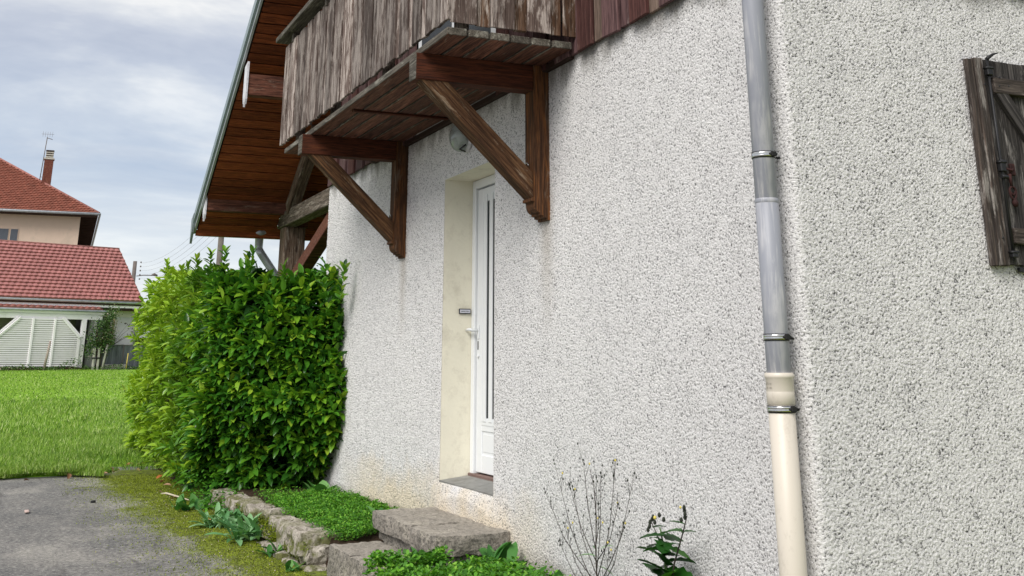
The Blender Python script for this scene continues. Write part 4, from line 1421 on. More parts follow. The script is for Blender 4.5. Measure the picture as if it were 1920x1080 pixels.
# woody inside: stems and a dark heart that closes the view
mb = MB()
for i in range(46):
    x = r3.uniform(-16.5, -11.6); y = r3.uniform(-.9, -.1); z = .2
    pts = [(x, y, z)]
    for q in range(6):
        x += r3.uniform(-.10, .12); y += r3.uniform(-.06, .05); z += r3.uniform(.2, .36)
        pts.append((x, max(-.95, min(-.08, y)), z))
    mb.tube(pts, [.022, .019, .016, .013, .010, .007, .004], 6)
mb.v = [(a - HB[0], b - HB[1], c - HB[2]) for a, b, c in mb.v]
mb.build('stems', 'bark', hedge, kind='stuff')
N_ = 12000
L = np.stack([-10.9 - 6.9 * rng.random(N_) ** 1.4, rng.uniform(-.78, -.05, N_), rng.uniform(.35, 2.02, N_)], -1)
L[:, 2] += np.clip((-11.5 - L[:, 0]) * .05, 0, .3) * (L[:, 2] > 1.2)
nearx = -10.85 + .5 * L[:, 1] - .9 * np.clip(1.15 - L[:, 2], 0, 1) ** 1.25 - .05
L[:, 0] = np.minimum(L[:, 0], nearx)
scatter('heart_foliage', LT, LF, mats_from(rng.uniform(0, 6.28, N_), rng.uniform(-.8, .8, N_), rng.uniform(-1, 1, N_), rng.uniform(.12, .17, N_)), L - HB, rng.random(N_) * .4, 'laurel_shaded', hedge)

# small-leaved creeper and litter at the foot of the hedge
N_ = 3600
xx = rng.uniform(-13.2, -10.9, N_); yy = rng.uniform(-1.12, -.06, N_)
hz = .24 + .30 * rng.random(N_) ** 1.5 * np.clip((xx + 10.8) / -1.0, 0.2, 1)
T2, F2 = leaf_template(.62, .04, .1, ((0.3, 0.9), (0.7, .8)))
o = scatter('ivy', T2, F2, mats_from(rng.uniform(0, 6.28, N_), rng.uniform(-.5, .9, N_), rng.uniform(-.6, .6, N_), rng.uniform(.022, .042, N_)), np.stack([xx, yy, hz], -1), rng.random(N_) * .6, 'cover')
tag(o, 'small leaved green creeper tangled round the foot of the laurel hedge', 'creeper', kind='stuff')

# ================================================================== LOW PLANTS
def carpet(name, n, fx, fz, sz, seed, label, cat, rmul=1.0):
    r = np.random.default_rng(seed)
    XY = fx(r, n)
    z = fz(r, XY)
    Ms = mats_from(r.uniform(0, 6.28, len(XY)), r.uniform(-.25, 1.0, len(XY)), r.uniform(-.7, .7, len(XY)), r.uniform(*sz, len(XY)))
    L = np.concatenate([XY, z[:, None]], 1)
    o = scatter(name, T2, F2, Ms, L, np.clip(r.random(len(XY)) * rmul, 0, .999), 'cover')
    return tag(o, label, cat, kind='stuff')


def wav(XY, s, seed):
    return np.sin(XY[:, 0] * s + seed) * np.cos(XY[:, 1] * s * 1.3 + seed * 2) * .5 + np.sin(XY[:, 0] * s * 2.7 + seed * 3 + XY[:, 1] * s * 2.1) * .5


def f_bed(r, n):
    x = r.uniform(-10.6, -7.93, n); y = r.uniform(-.84, -.02, n)
    keep = (y > -.80 + .10 * r.random(n)) & ~((x > -8.02) & (y > -.50)) & ((x < -7.98) | (y < -.45))
    keep &= (x > -10.2 + .35 * r.random(n)) | (r.random(n) < .3)
    return np.stack([x, y], -1)[keep]


carpet('ground_cover', 52000, f_bed, lambda r, XY: .345 + .045 * r.random(len(XY)) ** .6 * 1.4 + .028 * wav(XY, 9, 1) + .02, (.011, .021), 31, 'bright green carpet of small weeds filling the bed behind the low stone wall', 'ground cover')


def f_front(r, n):
    x = r.uniform(-7.05, -5.2, n); y = r.uniform(-.95, -.03, n)
    lim = -.50 + .15 * np.sin(x * 6)
    keep = ~((x < -6.66) & (y > -.52)) & ((x > -6.60) | (y > -.50))
    keep &= (x > -7.0) & ~((x < -6.80) & (y > -.60)) & (r.random(n) < np.clip(1.2 - .30 * (x + 6.9), .25, 1)) & (y < -.12 - .1 * r.random(n))
    return np.stack([x, y], -1)[keep]


carpet('ground_cover', 30000, f_front, lambda r, XY: .30 + .075 * r.random(len(XY)) + .03 * wav(XY, 8, 2) + np.clip((XY[:, 0] + 6.6) * .25, 0, .09) * r.random(len(XY)) ** .5 + .085 * (XY[:, 1] < -.5) * (XY[:, 0] < -6.4), (.016, .036), 32, 'mixed leafy green weeds growing in front of the stone steps at the wall foot', 'ground cover')

WT, WF = leaf_template(.38, .07, .28, ((0.12, 0.35), (0.35, .85), (0.62, 1.0), (0.86, .6)))
STRAP, SF = leaf_template(.24, .05, .42, ((0.15, 0.5), (0.4, .85), (0.7, 1.0), (0.9, .6)))
HEART, HF = leaf_template(.62, .06, .12, ((0.10, 0.6), (0.32, 1.0), (0.62, .9), (0.85, .5)))


def leaf_mesh(nm, T, F, mat):
    me = np_mesh(nm, T, F, True, {'rnd': np.zeros(len(T))}); me.materials.append(M[mat]); return me


ME_tuft = leaf_mesh('strap_leaf', STRAP, SF, 'tuft_leaf'); ME_weed = leaf_mesh('weed_leaf', WT, WF, 'weed_leaf'); ME_heart = leaf_mesh('heart_leaf', HEART, HF, 'weed_leaf')


def put_leaf(me, parent, loc, yaw, pitch, roll, size, name='leaf'):
    o = bpy.data.objects.new(name, me); C.objects.link(o); o.parent = parent
    Mx = mats_from(np.array([yaw]), np.array([pitch]), np.array([roll]), np.array([size]))[0]
    m = Matrix([list(r_) for r_ in Mx]).to_4x4(); m.translation = Vector(loc)
    o.matrix_basis = m
    return o


def rosette(label, loc, n, size, me=ME_tuft, pitch=(.25, 1.2), seed=0, group=None, name='leafy_weed', cat='plant', spread=.03):
    r = random.Random(seed)
    t = thing(name, label, cat, loc, group)
    for i in range(n):
        a = i * 2.4 + r.uniform(-.3, .3)
        put_leaf(me, t, (r.uniform(-spread, spread), r.uniform(-spread, spread), 0.0), a, r.uniform(*pitch), r.uniform(-.3, .3), size * r.uniform(.7, 1.15))
    return t


rosette('dense clump of long soft green leaves at the foot of the low stone wall', (-10.35, -1.03, .18), 100, .17, seed=1, spread=.17, name='leaf_clump', pitch=(.45, 1.45))
rosette('clump of long arching green leaves nearer the steps against the stone wall', (-9.55, -1.03, .18), 64, .20, seed=2, spread=.10, name='leaf_clump', pitch=(.4, 1.4))
rosette('small upright green plant in a joint of the low stone wall', (-8.72, -.98, .17), 12, .15, me=ME_weed, seed=3, spread=.05)
rosette('small pale green weed at the foot of the big end stone', (-8.05, -1.0, .17), 9, .10, me=ME_weed, seed=4, spread=.05)
rosette('dark leafy weed on the moss below the hedge corner', (-11.7, -1.12, .18), 26, .13, me=ME_heart, seed=5, spread=.16)
rosette('long grey green leaf plant growing in the middle of the weed carpet', (-8.5, -.28, .41), 5, .12, me=ME_weed, seed=6)
rosette('broad leaved plant standing where the hedge meets the wall', (-10.55, -.16, .34), 12, .20, me=ME_heart, seed=7, pitch=(.3, 1.2), spread=.06)
rosette('tuft of upright pale green leaves in front of the upper step', (-6.50, -.62, .37), 8, .145, me=ME_weed, seed=8, pitch=(.7, 1.4), spread=.05)
rosette('dark green leafy weed against the right end of the upper step', (-6.52, -.14, .36), 18, .17, me=ME_weed, seed=9, pitch=(.4, 1.35), spread=.09)
rosette('second pale leaved tuft in the weeds by the steps', (-6.30, -.34, .35), 7, .14, me=ME_weed, seed=10, pitch=(.6, 1.3), spread=.04)
rosette('low grey green rosette at the edge of the lower step', (-6.50, -.72, .37), 9, .12, me=ME_heart, seed=11, pitch=(.1, .7), spread=.05)
rosette('two rounded upright leaves beside the wall right of the steps', (-5.93, -.06, .335), 5, .11, me=ME_heart, seed=12, pitch=(.9, 1.4), spread=.02)
rosette('rounded upright leaf growing left of the tall dry weed', (-5.72, -.07, .31), 5, .13, me=ME_heart, seed=13, pitch=(.8, 1.4), spread=.02)
rosette('leafy clump at the bottom edge below the dry weed', (-5.55, -.25, .30), 12, .13, me=ME_weed, seed=14, pitch=(.2, 1.2), spread=.10)

# tall dry weed with many thin branches
tw = thing('tall_weed', 'tall thin wiry weed with dark buds and yellow florets against the wall', 'weed', (-5.37, -.13, .28))
TW = Vector((-5.37, -.13, .28))
r4 = random.Random(9)
mb = MB()
main = [(0, 0, 0), (.005, 0, .15), (-.005, 0, .32), (-.01, .01, .48), (-.03, .01, .62), (-.05, .0, .70)]
mb.tube(main, [.0042, .004, .0034, .0028, .002, .0012], 5); mb.build('stem', 'stem_dark', tw)
ends = [(-.59, .56, .18), (-.40, .72, .14), (-.27, .60, .22), (-.05, .66, .30), (.14, .70, .24), (.30, .77, .2), (.42, .72, .16), (-.47, .40, .12), (-.36, .33, .10), (.26, .57, .28), (-.17, .62, .28), (.36, .50, .15), (-.10, .74, .32), (.05, .55, .36), (.20, .35, .14)]
buds = MB(); fl = MB()


def blob(mb, c, r, sz=1.6):
    c = Vector(c)
    mb.tube([c + Vector((0, 0, -r * sz)), c + Vector((0, 0, -r * .4)), c + Vector((0, 0, r * .6)), c + Vector((0, 0, r * sz))], [r * .3, r, r * .8, r * .2], 5)


for (ex_, ez_, zb) in ends:
    a = Vector((0, 0, zb)); e = Vector((ex_, r4.uniform(-.06, .06), ez_))
    m_ = a.lerp(e, .5) + Vector((ex_ * .12, 0, -.02))
    mb = MB(); mb.tube([a, a.lerp(m_, .5) + Vector((ex_ * .03, 0, 0)), m_, m_.lerp(e, .5), e], [.0026, .0022, .0018, .0014, .0008], 4)
    mb.build('branch', 'stem_dark', tw)
    for q in range(5):
        t = r4.uniform(.35, .95); p = m_.lerp(e, t) if t > .5 else a.lerp(m_, t * 2)
        f = p + Vector((r4.uniform(-.06, .06), r4.uniform(-.02, .02), r4.uniform(.03, .10)))
        buds.tube([p, p.lerp(f, .6) + Vector((0, 0, -.004)), f], [.0012, .001, .0006], 3)
        (blob(buds, f, r4.uniform(.0028, .0045)) if r4.random() < .82 else blob(fl, f, .005, 1.1))
    blob(buds, e, .0045); blob(buds, e + Vector((.012, 0, -.018)), .004)
buds.build('buds', 'bud_dark', tw, kind='stuff'); fl.build('florets', 'bud_yellow', tw, kind='stuff')
for i in range(9):
    put_leaf(ME_tuft, tw, (r4.uniform(-.05, .05), 0, r4.uniform(.05, .35)), r4.uniform(0, 6.28), r4.uniform(-.2, .6), 0, r4.uniform(.06, .10)).data = ME_tuft

# thistle with toothed leaves
TT = []
nt = 7
for i in range(nt + 1):
    t = i / nt
    wdt = .40 * math.sin(math.pi * min(1, .12 + t * .88)) ** .7
    tooth = 1.0 if i % 2 else .62
    TT.append((t, wdt * tooth))
V = []; F = []
for i, (t, w_) in enumerate(TT):
    z = -.25 * t * t
    V += [(-w_, t - (.06 if i % 2 else 0), z + .05 + .03 * (i % 2)), (0, t, z), (w_, t - (.06 if i % 2 else 0), z + .05 + .03 * (i % 2))]
for i in range(nt):
    a = 3 * i; b = a + 3
    F += [(a, a + 1, b + 1), (a, b + 1, b), (a + 1, a + 2, b + 2), (a + 1, b + 2, b + 1)]
ME_th = leaf_mesh('thistle_leaf', np.array(V), np.array(F), 'thistle_leaf')
th = thing('thistle', 'dark green sow thistle with toothed leaves standing against the wall by the downpipe', 'thistle', (-4.62, -.17, .25))
mb = MB(); mb.tube([(0, 0, 0), (-.01, 0, .2), (-.02, 0, .36), (-.035, 0, .48), (-.06, 0, .55)], [.009, .008, .006, .004, .003], 7); mb.build('stem', 'stem_green', th)
mb = MB(); mb.tube([(0, 0, .28), (.05, 0, .42), (.11, .01, .54), (.155, .01, .62)], [.005, .004, .003, .002], 6); mb.build('stem', 'stem_dark', th)
mb = MB(); mb.tube([(-.02, 0, .40), (-.07, 0, .50), (-.13, 0, .56)], [.003, .0025, .002], 6); mb.build('stem', 'stem_dark', th)
r5 = random.Random(3)
for i in range(34):
    z = .12 + .42 * (i / 34) ** .9
    s_ = .190 * (1 - .42 * i / 34)
    put_leaf(ME_th, th, (-.02 * z / .4 + r5.uniform(-.01, .01), 0, z), i * 2.4 + 1.2, r5.uniform(-.25, .75), r5.uniform(-.4, .4), s_)
for p_ in ((.10, .50), (.12, .55), (.145, .585), (-.09, .5), (-.12, .54)):
    put_leaf(ME_th, th, (p_[0], 0, p_[1]), r5.uniform(0, 6.28), r5.uniform(-.1, .6), 0, .065)
mb = MB()
for p_ in ((.15, .64), (.165, .655), (.155, .615), (.12, .60), (.17, .63), (-.13, .575), (-.15, .56), (-.15, .53), (-.12, .585), (-.06, .60), (-.03, .585), (-.145, .545), (-.11, .565)):
    blob(mb, (p_[0], r5.uniform(-.01, .01), p_[1]), .0085, 1.3)
mb.build('buds', 'bud_dark', th, kind='stuff')
mb = MB(); blob(mb, (-.10, 0, .585), .008, 1); blob(mb, (.12, 0, .65), .006, 1); mb.build('floret', 'bud_yellow', th)

# ================================================================== MOSS, GRASS, LITTER
def moss_d(x, y):
    line = (x + 8.0) * .045 - 1.36
    wv_ = .10 * np.sin(x * 5.3 + 1) * np.cos(y * 7.1) + .07 * np.sin(x * 11.1 + y * 9.3)
    return y - line + wv_


N_ = 120000
xx = rng.uniform(-15.4, -7.3, N_); yy = rng.uniform(-2.2, -.93, N_)
keep = (moss_d(xx, yy) + rng.normal(0, .33, N_) > .02)
xx, yy = xx[keep], yy[keep]; n = len(xx)
L = np.stack([xx, yy, tar_z(xx, yy) - .001], -1)
o = scatter('moss', T, TF, mats_from(rng.uniform(0, 6.28, n), rng.uniform(.1, 1.3, n), rng.uniform(-1, 1, n), rng.uniform(.005, .015, n)), L, rng.random(n), 'moss')
tag(o, 'yellow green moss creeping over the edge of the tarmac', 'moss', kind='stuff')

# grass blades: dense near the tarmac, thinning with distance
BT = np.array([(-.5, 0, 0), (.5, 0, 0), (-.32, .55, .06), (.32, .55, .06), (0, 1, .22)], float)
BF = np.array([(0, 1, 3), (0, 3, 2), (2, 3, 4)])


def blades(n, x0, x1, y0, y1, hgt, wd, seed, power=1.0):
    r = np.random.default_rng(seed)
    x = x0 + (x1 - x0) * r.random(n) ** power; y = r.uniform(y0, y1, n)
    hh = hgt * r.uniform(.55, 1.25, n) * (1 + .12 * wav(np.stack([x, y], -1), 5.3, seed))
    keep = (x < -16.9) | (y < -1.72 - .1 * np.sin(x * 9)); x = x[keep]; y = y[keep]; hh = hh[keep]; n = len(x)
    Mx = mats_from(r.uniform(0, 6.28, n), r.uniform(.75, 1.5, n), np.zeros(n), np.ones(n))
    Sx = np.zeros((n, 3, 3)); Sx[:, 0, 0] = wd * r.uniform(.7, 1.3, n); Sx[:, 1, 1] = hh; Sx[:, 2, 2] = -hh
    lz = lawn_z(x, y)
    return Mx @ Sx, np.stack([x, y, lz - .005], -1), np.clip(.47 + .08 * wav(np.stack([x, y], -1), 1.7, seed + 1) + r.normal(0, .33, n), 0, .999)


A = [blades(46000, -15.35, -20.5, -4.2, -.55, .085, .0085, 1, 1.3), blades(34000, -20, -30, -5.6, -.2, .09, .015, 2, 1.2), blades(40000, -30, -53.5, -9.0, 2.0, .055, .022, 3)]
Mx, L, Rn_ = [np.concatenate(q) for q in zip(*A)]
o = scatter('grass', BT, BF, Mx, L, Rn_, 'grass')
tag(o, 'short bright green lawn grass behind the driveway', 'grass', kind='stuff')
# ragged tufted lip where lawn meets tarmac
N_ = 9000
r = np.random.default_rng(8)
yy = r.uniform(-5, -1.65, N_); bxs = -15.25 - .25 * np.sin(yy * 1.9) - .12 * np.sin(yy * 5.3 + 1)
xx = bxs + .03 - r.random(N_) * .38
zz = .20 + (.04 * (bxs - xx) / .35)
hh = r.uniform(.05, .11, N_)
Mx = mats_from(r.uniform(0, 6.28, N_), r.uniform(.8, 1.5, N_), np.zeros(N_), np.ones(N_)); Sx = np.zeros((N_, 3, 3)); Sx[:, 0, 0] = .009; Sx[:, 1, 1] = hh; Sx[:, 2, 2] = -hh
o = scatter('grass', BT, BF, Mx @ Sx, np.stack([xx, yy, zz], -1), np.clip(r.normal(.6, .25, N_), 0, .999), 'grass')
tag(o, 'longer tufted grass along the ragged edge of the lawn', 'grass', kind='stuff')
# sparse grass and weeds on the bare strip beneath the hedge
N_ = 2600
yy = r.uniform(-1.75, -.8, N_); xx = r.uniform(-19, -15.3, N_)
hh = r.uniform(.03, .10, N_)
Mx = mats_from(r.uniform(0, 6.28, N_), r.uniform(.6, 1.5, N_), np.zeros(N_), np.ones(N_)); Sx = np.zeros((N_, 3, 3)); Sx[:, 0, 0] = .010; Sx[:, 1, 1] = hh; Sx[:, 2, 2] = -hh
o = scatter('grass', BT, BF, Mx @ Sx, np.stack([xx, yy, lawn_z(xx, yy) - .01], -1), r.random(N_) * .6, 'grass')
tag(o, 'thin scattered grass on the bare strip below the far end of the hedge', 'grass', kind='stuff')

DL, DF_ = leaf_template(.5, .16, .25)
ME_dead = leaf_mesh('dead_leaf', DL, DF_, 'dead_leaf')
dl = [(-15.3, -2.03, .12), (-15.63, -1.76, .16), (-16.2, -1.05, .15), (-15.56, -1.43, .11), (-14.92, -.98, .12), (-10.74, -1.12, .075), (-10.45, -1.16, .08), (-15.99, -1.52, .13), (-16.15, -1.2, .13), (-14.23, -1.05, .1), (-13.7, -1.05, .09), (-14.95, -2.48, .09), (-15.2, -1.6, .12), (-15.75, -1.65, .12), (-10.6, -1.05, .07), (-15.5, -1.25, .1), (-12.6, -1.15, .08), (-12.1, -1.2, .07), (-15.8, -1.9, .10), (-13.2, -1.25, .07)]
for i, (x, y, s_) in enumerate(dl):
    o = bpy.data.objects.new('fallen_leaf', ME_dead); C.objects.link(o)
    z = .195 if x > -15.2 else .225
    m = Matrix.Translation((x, y, z)) @ Matrix.Rotation(r5.uniform(0, 6.28), 4, 'Z') @ Matrix.Rotation(r5.uniform(-.3, .4), 4, 'X') @ Matrix.Rotation(r5.uniform(-.5, .5), 4, 'Y') @ Matrix.Scale(s_, 4)
    o.matrix_basis = m
    lab = ['curled brown leaf under the grass lip, leftmost but one of the dead leaves', 'pale curled leaf at the corner where the lawn edge ends', 'orange dead leaf on the bare strip, nearest the far hedge leaves',
           'pale brown leaf on the moss just in front of the bare strip', 'brown leaf on the moss close under the hedge side', 'upper orange leaf beside the clump of long soft leaves',
           'lower orange leaf beside the clump of long soft leaves', 'brown leaf against the side of the grass tufts', 'dead leaf halfway along the bare strip under the hedge',
           'dead leaf tucked under the lowest hedge leaves by the twig', 'brown leaf between the twig and the hedge foot', 'small dead leaf at the lawn edge, leftmost of all',
           'pinkish brown leaf where moss, tarmac and lawn meet', 'pale leaf lying just behind the lawn corner', 'small orange leaf half under the clump of long leaves',
           'brown leaf on the moss between lawn corner and hedge', 'dead leaf by the dark weed below the hedge corner', 'small brown leaf right of the dark weed at the stone wall',
           'brown leaf lodged in the grass just above the lip', 'small brown leaf on the moss above the pale twig'][i]
    tag(o, lab, 'leaf', 'dead leaves on the ground')
tag(MB().tube([(-13.05, -1.24, .185), (-12.9, -1.20, .20), (-12.62, -1.13, .195), (-12.3, -1.06, .19)], [.006, .010, .009, .005], 6).build('twig', 'twig'), 'thin pale bent twig lying on the moss by the hedge', 'twig')
o = rock('wood_scrap', -12.12, -11.95, -2.58, -2.54, .18, .195, 'white_metal', None, .01, .006, seed=90)
tag(o, 'small pale pinkish scrap lying alone on the tarmac', 'scrap')
mo = plain('pale wood scrap', (0.55, 0.42, 0.38), 0.8, 0.2, var=.2, sc=20); o.data.materials[0] = mo
o = rock('pebble', -12.56, -12.51, -1.97, -1.92, .175, .205, 'rubber', None, .02, .006, seed=91)
tag(o, 'small dark pebble on the tarmac near the start of the moss', 'pebble')
# crumbs of plaster and seed on the moss
mb = MB()
for i in range(150):
    x = r5.uniform(-13.5, -7.8); y = r5.uniform(-2.0, -.98)
    if moss_d(x, y) < -.05: continue
    blob(mb, (x, y, float(tar_z(x, y)) + .006), r5.uniform(.002, .0045), 1.0)
tag(mb.build('crumbs', 'twig'), 'tiny pale crumbs scattered over the moss and tarmac', 'crumbs', kind='stuff')

# ================================================================== BACKGROUND
SH = Vector((-54.0, 2.405, 0)); srz = math.atan2(.944, -.33)
shed = thing('garage', 'low garage with a dark red tiled roof and white slatted carport screen', 'garage', SH, rz=srz)


def tile_roof(name, rows, slope_len, width_at, period, lift, wave, mat, parent, origin, udir, vdir, ndir, seg=6):
    """real tile courses: each course a scalloped strip with a front edge. width_at(v) -> (u0,u1)"""
    V = []; F = []
    step = slope_len / rows
    for r_ in range(rows):
        v0, v1 = r_ * step, (r_ + 1) * step + .02
        u0, u1 = width_at((r_ + .5) * step)
        n = max(2, int((u1 - u0) / period * seg))
        for (v_, hh, low_) in ((v0, 0.0, 1), (v0, lift, 0), (v1, 0.004, 0)):
            for j in range(n + 1):
                u_ = u0 + (u1 - u0) * j / n
                ph = (u_ / period + .5 * (r_ % 2)) % 1.0
                wv = wave * (abs(math.sin(math.pi * ph)) ** .6) if not low_ else wave * (abs(math.sin(math.pi * ph)) ** .6) * .5
                sc_ = .012 * math.sin(math.pi * ph)
                p = origin + udir * u_ + vdir * (v_ - (sc_ if v_ == v0 else 0)) + ndir * (hh + wv)
                V.append(tuple(p))
        b = len(V) - 3 * (n + 1)
        for q in (0, 1):
            for j in range(n):
                a = b + q * (n + 1) + j
                F.append((a, a + 1, a + n + 2, a + n + 1))
    return link(name, np_mesh(name, V, F, False), mat, parent, kind='stuff')


def sbox(name, s0, s1, d0, d1, z0, z1, mat, b=0.0, parent=None):
    return MB().box(s0, s1, d0, d1, z0, z1, b).build(name, mat, parent or shed)


sbox('wall', -1.05, 0.0, 0.0, .2, 1.1, 3.40, 'bg_wall')
sbox('wall', -2.10, -1.95, 0.0, .2, 1.1, 3.40, 'bg_wall')
sbox('wall', -1.95, -1.05, 0.0, .2, 1.1, 2.17, 'bg_wall')
sbox('back_wall', -12, 0.0, 4.4, 4.6, 1.1, 3.9, 'bg_wall')
sbox('end_wall', -.2, 0.0, .2, 4.4, 1.1, 3.9, 'bg_wall')
sbox('end_wall', -12.2, -12.0, -.4, 4.6, 1.1, 3.9, 'bg_wall')
sbox('inner_wall', -12, -2.1, 1.6, 1.75, 1.1, 3.40, 'bg_conc')
MB().prism([(.0, 3.7), (4.4, 3.7), (2.4, 6.2)], 0, -.25, -.16).build('gable', 'bg_wall', shed)
sbox('frieze', -2.10, .03, -.03, .2, 3.402, 3.66, 'bg_cream')
sbox('soffit_shadow_board', -2.2, .05, -.5, .2, 3.665, 3.72, 'bg_soffit')
sbox('fascia', -12, .06, -.56, -.50, 3.76, 3.93, 'bg_white')
g_ = MB().tube([(-12, -.62, 3.985), (-.02, -.62, 3.985)], .06, 12); g_.build('gutter', 'gutter_zinc', shed)
MB().tube([(.02, -.58, 3.93), (.02, -.5, 3.8), (-.06, -.06, 3.62), (-.06, -.06, 2.25)], .05, 10).build('downpipe', 'gutter_zinc', shed)
sbox('window_opening', -1.95, -1.05, .12, .16, 2.17, 3.40, 'bg_glass')
sbox('window_frame', -1.95, -1.83, -.02, .115, 2.17, 3.34, 'bg_white', .01)
sbox('window_frame', -1.27, -1.14, -.02, .115, 2.17, 3.34, 'bg_white', .01)
sbox('window_frame', -1.12, -1.03, -.05, .02, 2.17, 3.38, 'bg_wood', .01)
sbox('window_head', -1.95, -1.03, -.02, .10, 3.345, 3.395, 'bg_soffit')
sl_ = math.hypot(3.1, 2.52)
vd = Vector((0, 3.1, 2.52)).normalized(); nd = Vector((0, -2.52, 3.1)).normalized()
tile_roof('roof_tiles', 16, sl_, lambda v: (-12.0, -.12), .245, .07, .045, 'bg_tile', shed, Vector((0, -.62, 4.03)), Vector((1, 0, 0)), vd, nd)
MB().prism([(-.60, 3.98), (2.5, 6.48), (5.0, 3.9), (5.0, 3.8), (2.5, 6.34), (-.60, 3.86)], 0, -12, -.14).build('roof_deck', 'bg_soffit', shed)
MB().tube([(-12, 2.5, 6.55), (-.10, 2.5, 6.55)], .09, 10).build('ridge', 'bg_ridge', shed)
MB().tube([(-.12, -.62, 4.05), (-.12, 2.5, 6.56)], .05, 8).build('verge', 'bg_ridge', shed)
# lean-to in front on the left
tile_roof('porch_tiles', 2, .5, lambda v: (-12, -2.1), .26, .05, .04, 'bg_ridge', shed, Vector((0, -1.1, 3.60)), Vector((1, 0, 0)), Vector((0, .9, .25)).normalized(), Vector((0, -.25, .9)).normalized())
MB().tube([(-12, -1.16, 3.555), (-1.9, -1.16, 3.555)], .05, 10).build('porch_gutter', 'gutter_zinc', shed)
sbox('porch_beam', -12, -2.0, -1.06, -.98, 3.42, 3.53, 'bg_white', .006)
sbox('porch_beam', -12, -2.05, -1.04, -.94, 3.21, 3.41, 'bg_white', .006)
sbox('porch_post', -2.92, -2.72, -1.06, -.92, 1.25, 3.205, 'bg_white', .006)
screen = sbox('slatted_screen', -3.06, -2.94, -1.12, -1.06, 1.30, 2.52, 'bg_white', .006)
for s_ in (-4.10, -5.00):
    MB().box(s_ - .045, s_ + .045, -1.165, -1.125, 1.28, 3.22, .006).build('upright', 'bg_white', screen)
for i in range(23):
    z = 1.33 + i * .083
    hx = -3.06
    if z > 2.48: hx = -3.06 - (z - 2.48) * 1.0
    lx_ = -6.28 if z < 2.48 else -6.28 + (z - 2.48)
    MB().box(lx_, hx, -1.12, -1.085, z, z + .058).build('slat', 'bg_white', screen)
for a_, b_ in (((-3.0, 2.48), (-3.80, 3.24)), ((-6.32, 2.48), (-5.52, 3.24))):
    a = Vector((a_[0], -1.12, a_[1])); b = Vector((b_[0], -1.12, b_[1]))
    MB().tube([a, b], .055, 4, smooth=False).build('diagonal', 'bg_white', screen)
    MB().tube([a + Vector((.10 if a_[0] > -4 else -.1, .05, .03)), b + Vector((.10 if a_[0] > -4 else -.1, .05, .03))], .04, 4, smooth=False).build('diagonal', 'bg_white', screen)
sbox('kerb', -12, -2.3, -1.25, -1.0, 1.1, 1.28, 'bg_soffit')

fence = thing('mesh_fence', 'dark grey shade mesh fence in front of the garage window', 'fence', SH, rz=srz)
mb = MB()
V = []; F = []
ns = 60
for i in range(ns + 1):
    s_ = -2.15 + 3.4 * i / ns
    for z in np.linspace(1.16, 2.20, 6):
        V.append((s_, -1.55 + .02 * math.sin(i * 1.3) + .01 * math.sin(i * .7 + z * 4), z + (.012 * math.sin(i * .9) if z > 2.1 else 0)))
for i in range(ns):
    for j in range(5):
        a = i * 6 + j; F.append((a, a + 6, a + 7, a + 1))
mb.add(V, F, True); mb.build('mesh_panel', 'shade', fence)
for s_, zt in ((-2.15, 2.2), (-1.2, 2.2)):
    MB().tube([(s_, -1.58, 1.1), (s_, -1.58, zt)], .02, 6).build('post', 'pole', fence)
MB().box(-.12, .02, -1.68, -1.56, 1.1, 2.3, .01).build('post', 'bg_wood', fence)
MB().box(-2.1, -1.0, -1.60, -1.56, 1.2, 1.40, .01).build('footing', 'bg_conc', fence)
MB().tube([(-2.15, -1.6, 2.19), (1.2, -1.6, 2.19)], .012, 6).build('top_wire', 'pole', fence)

o = MB().tube([(-4.64, -1.9, 1.1), (-4.56, -1.9, 1.75), (-4.50, -1.9, 2.32)], [.055, .05, .04], 7).build('wooden_stake', 'bg_wood'); o.location = SH; o.rotation_euler.z = srz
tag(o, 'weathered wooden stake leaning before the white slatted screen', 'stake')
o = MB().tube([(-1.16, -1.9, 1.1), (-1.13, -1.9, 1.85)], .022, 6).build('garden_cane', 'yellow'); o.location = SH; o.rotation_euler.z = srz
tag(o, 'short yellow garden cane standing before the dark mesh fence', 'cane')


def leafball(parent, n, fn, size, mat, seed, name='crown', pitch=(-.6, 1.0)):
    r = np.random.default_rng(seed)
    P = fn(r, n)
    return scatter(name, T2, F2, mats_from(r.uniform(0, 6.28, len(P)), r.uniform(*pitch, len(P)), r.uniform(-.8, .8, len(P)), r.uniform(*size, len(P))), P, r.random(len(P)), mat, parent)


sb = thing('young_tree', 'bushy young tree with pinkish leaves in front of the garage carport', 'tree', SH, rz=srz)
def fn(r, n):
    c = np.array([(-2.5, 2.9), (-2.1, 2.6), (-2.7, 2.4), (-2.1, 3.2), (-2.3, 2.1), (-2.15, 3.0), (-1.95, 3.45), (-2.75, 2.0), (-2.15, 2.3), (-2.0, 2.4)])
    i = r.choice(len(c), n)
    return np.stack([c[i, 0] + r.normal(0, .13, n), -1.75 + r.normal(0, .18, n), c[i, 1] + r.normal(0, .2, n)], -1)
leafball(sb, 2600, fn, (.06, .11), 'bush', 1)
for x0_, x1_ in ((-2.45, -2.2), (-2.3, -2.55), (-2.15, -1.9)):
    MB().tube([(x0_, -1.75, 1.1), ((x0_ + x1_) / 2, -1.75, 1.8), (x1_, -1.75, 2.8)], [.05, .04, .02], 6).build('trunk', 'rust_iron', sb)
for x0_ in (-2.62, -2.42):
    MB().box(x0_ - .04, x0_ + .04, -1.95, -1.88, 1.1, 2.05, .008).build('support_stake', 'bg_conc', sb)
MB().box(-2.68, -2.36, -1.96, -1.86, 1.62, 1.68).build('tie', 'rubber', sb)
MB().tube([(-2.22, -1.9, 1.1), (-2.08, -1.9, 2.2)], .045, 6).build('support_stake', 'bg_conc', sb)
dg = thing('dry_grass', 'tall tan dry stalks rising in front of the garage window', 'tall grass', SH, rz=srz)
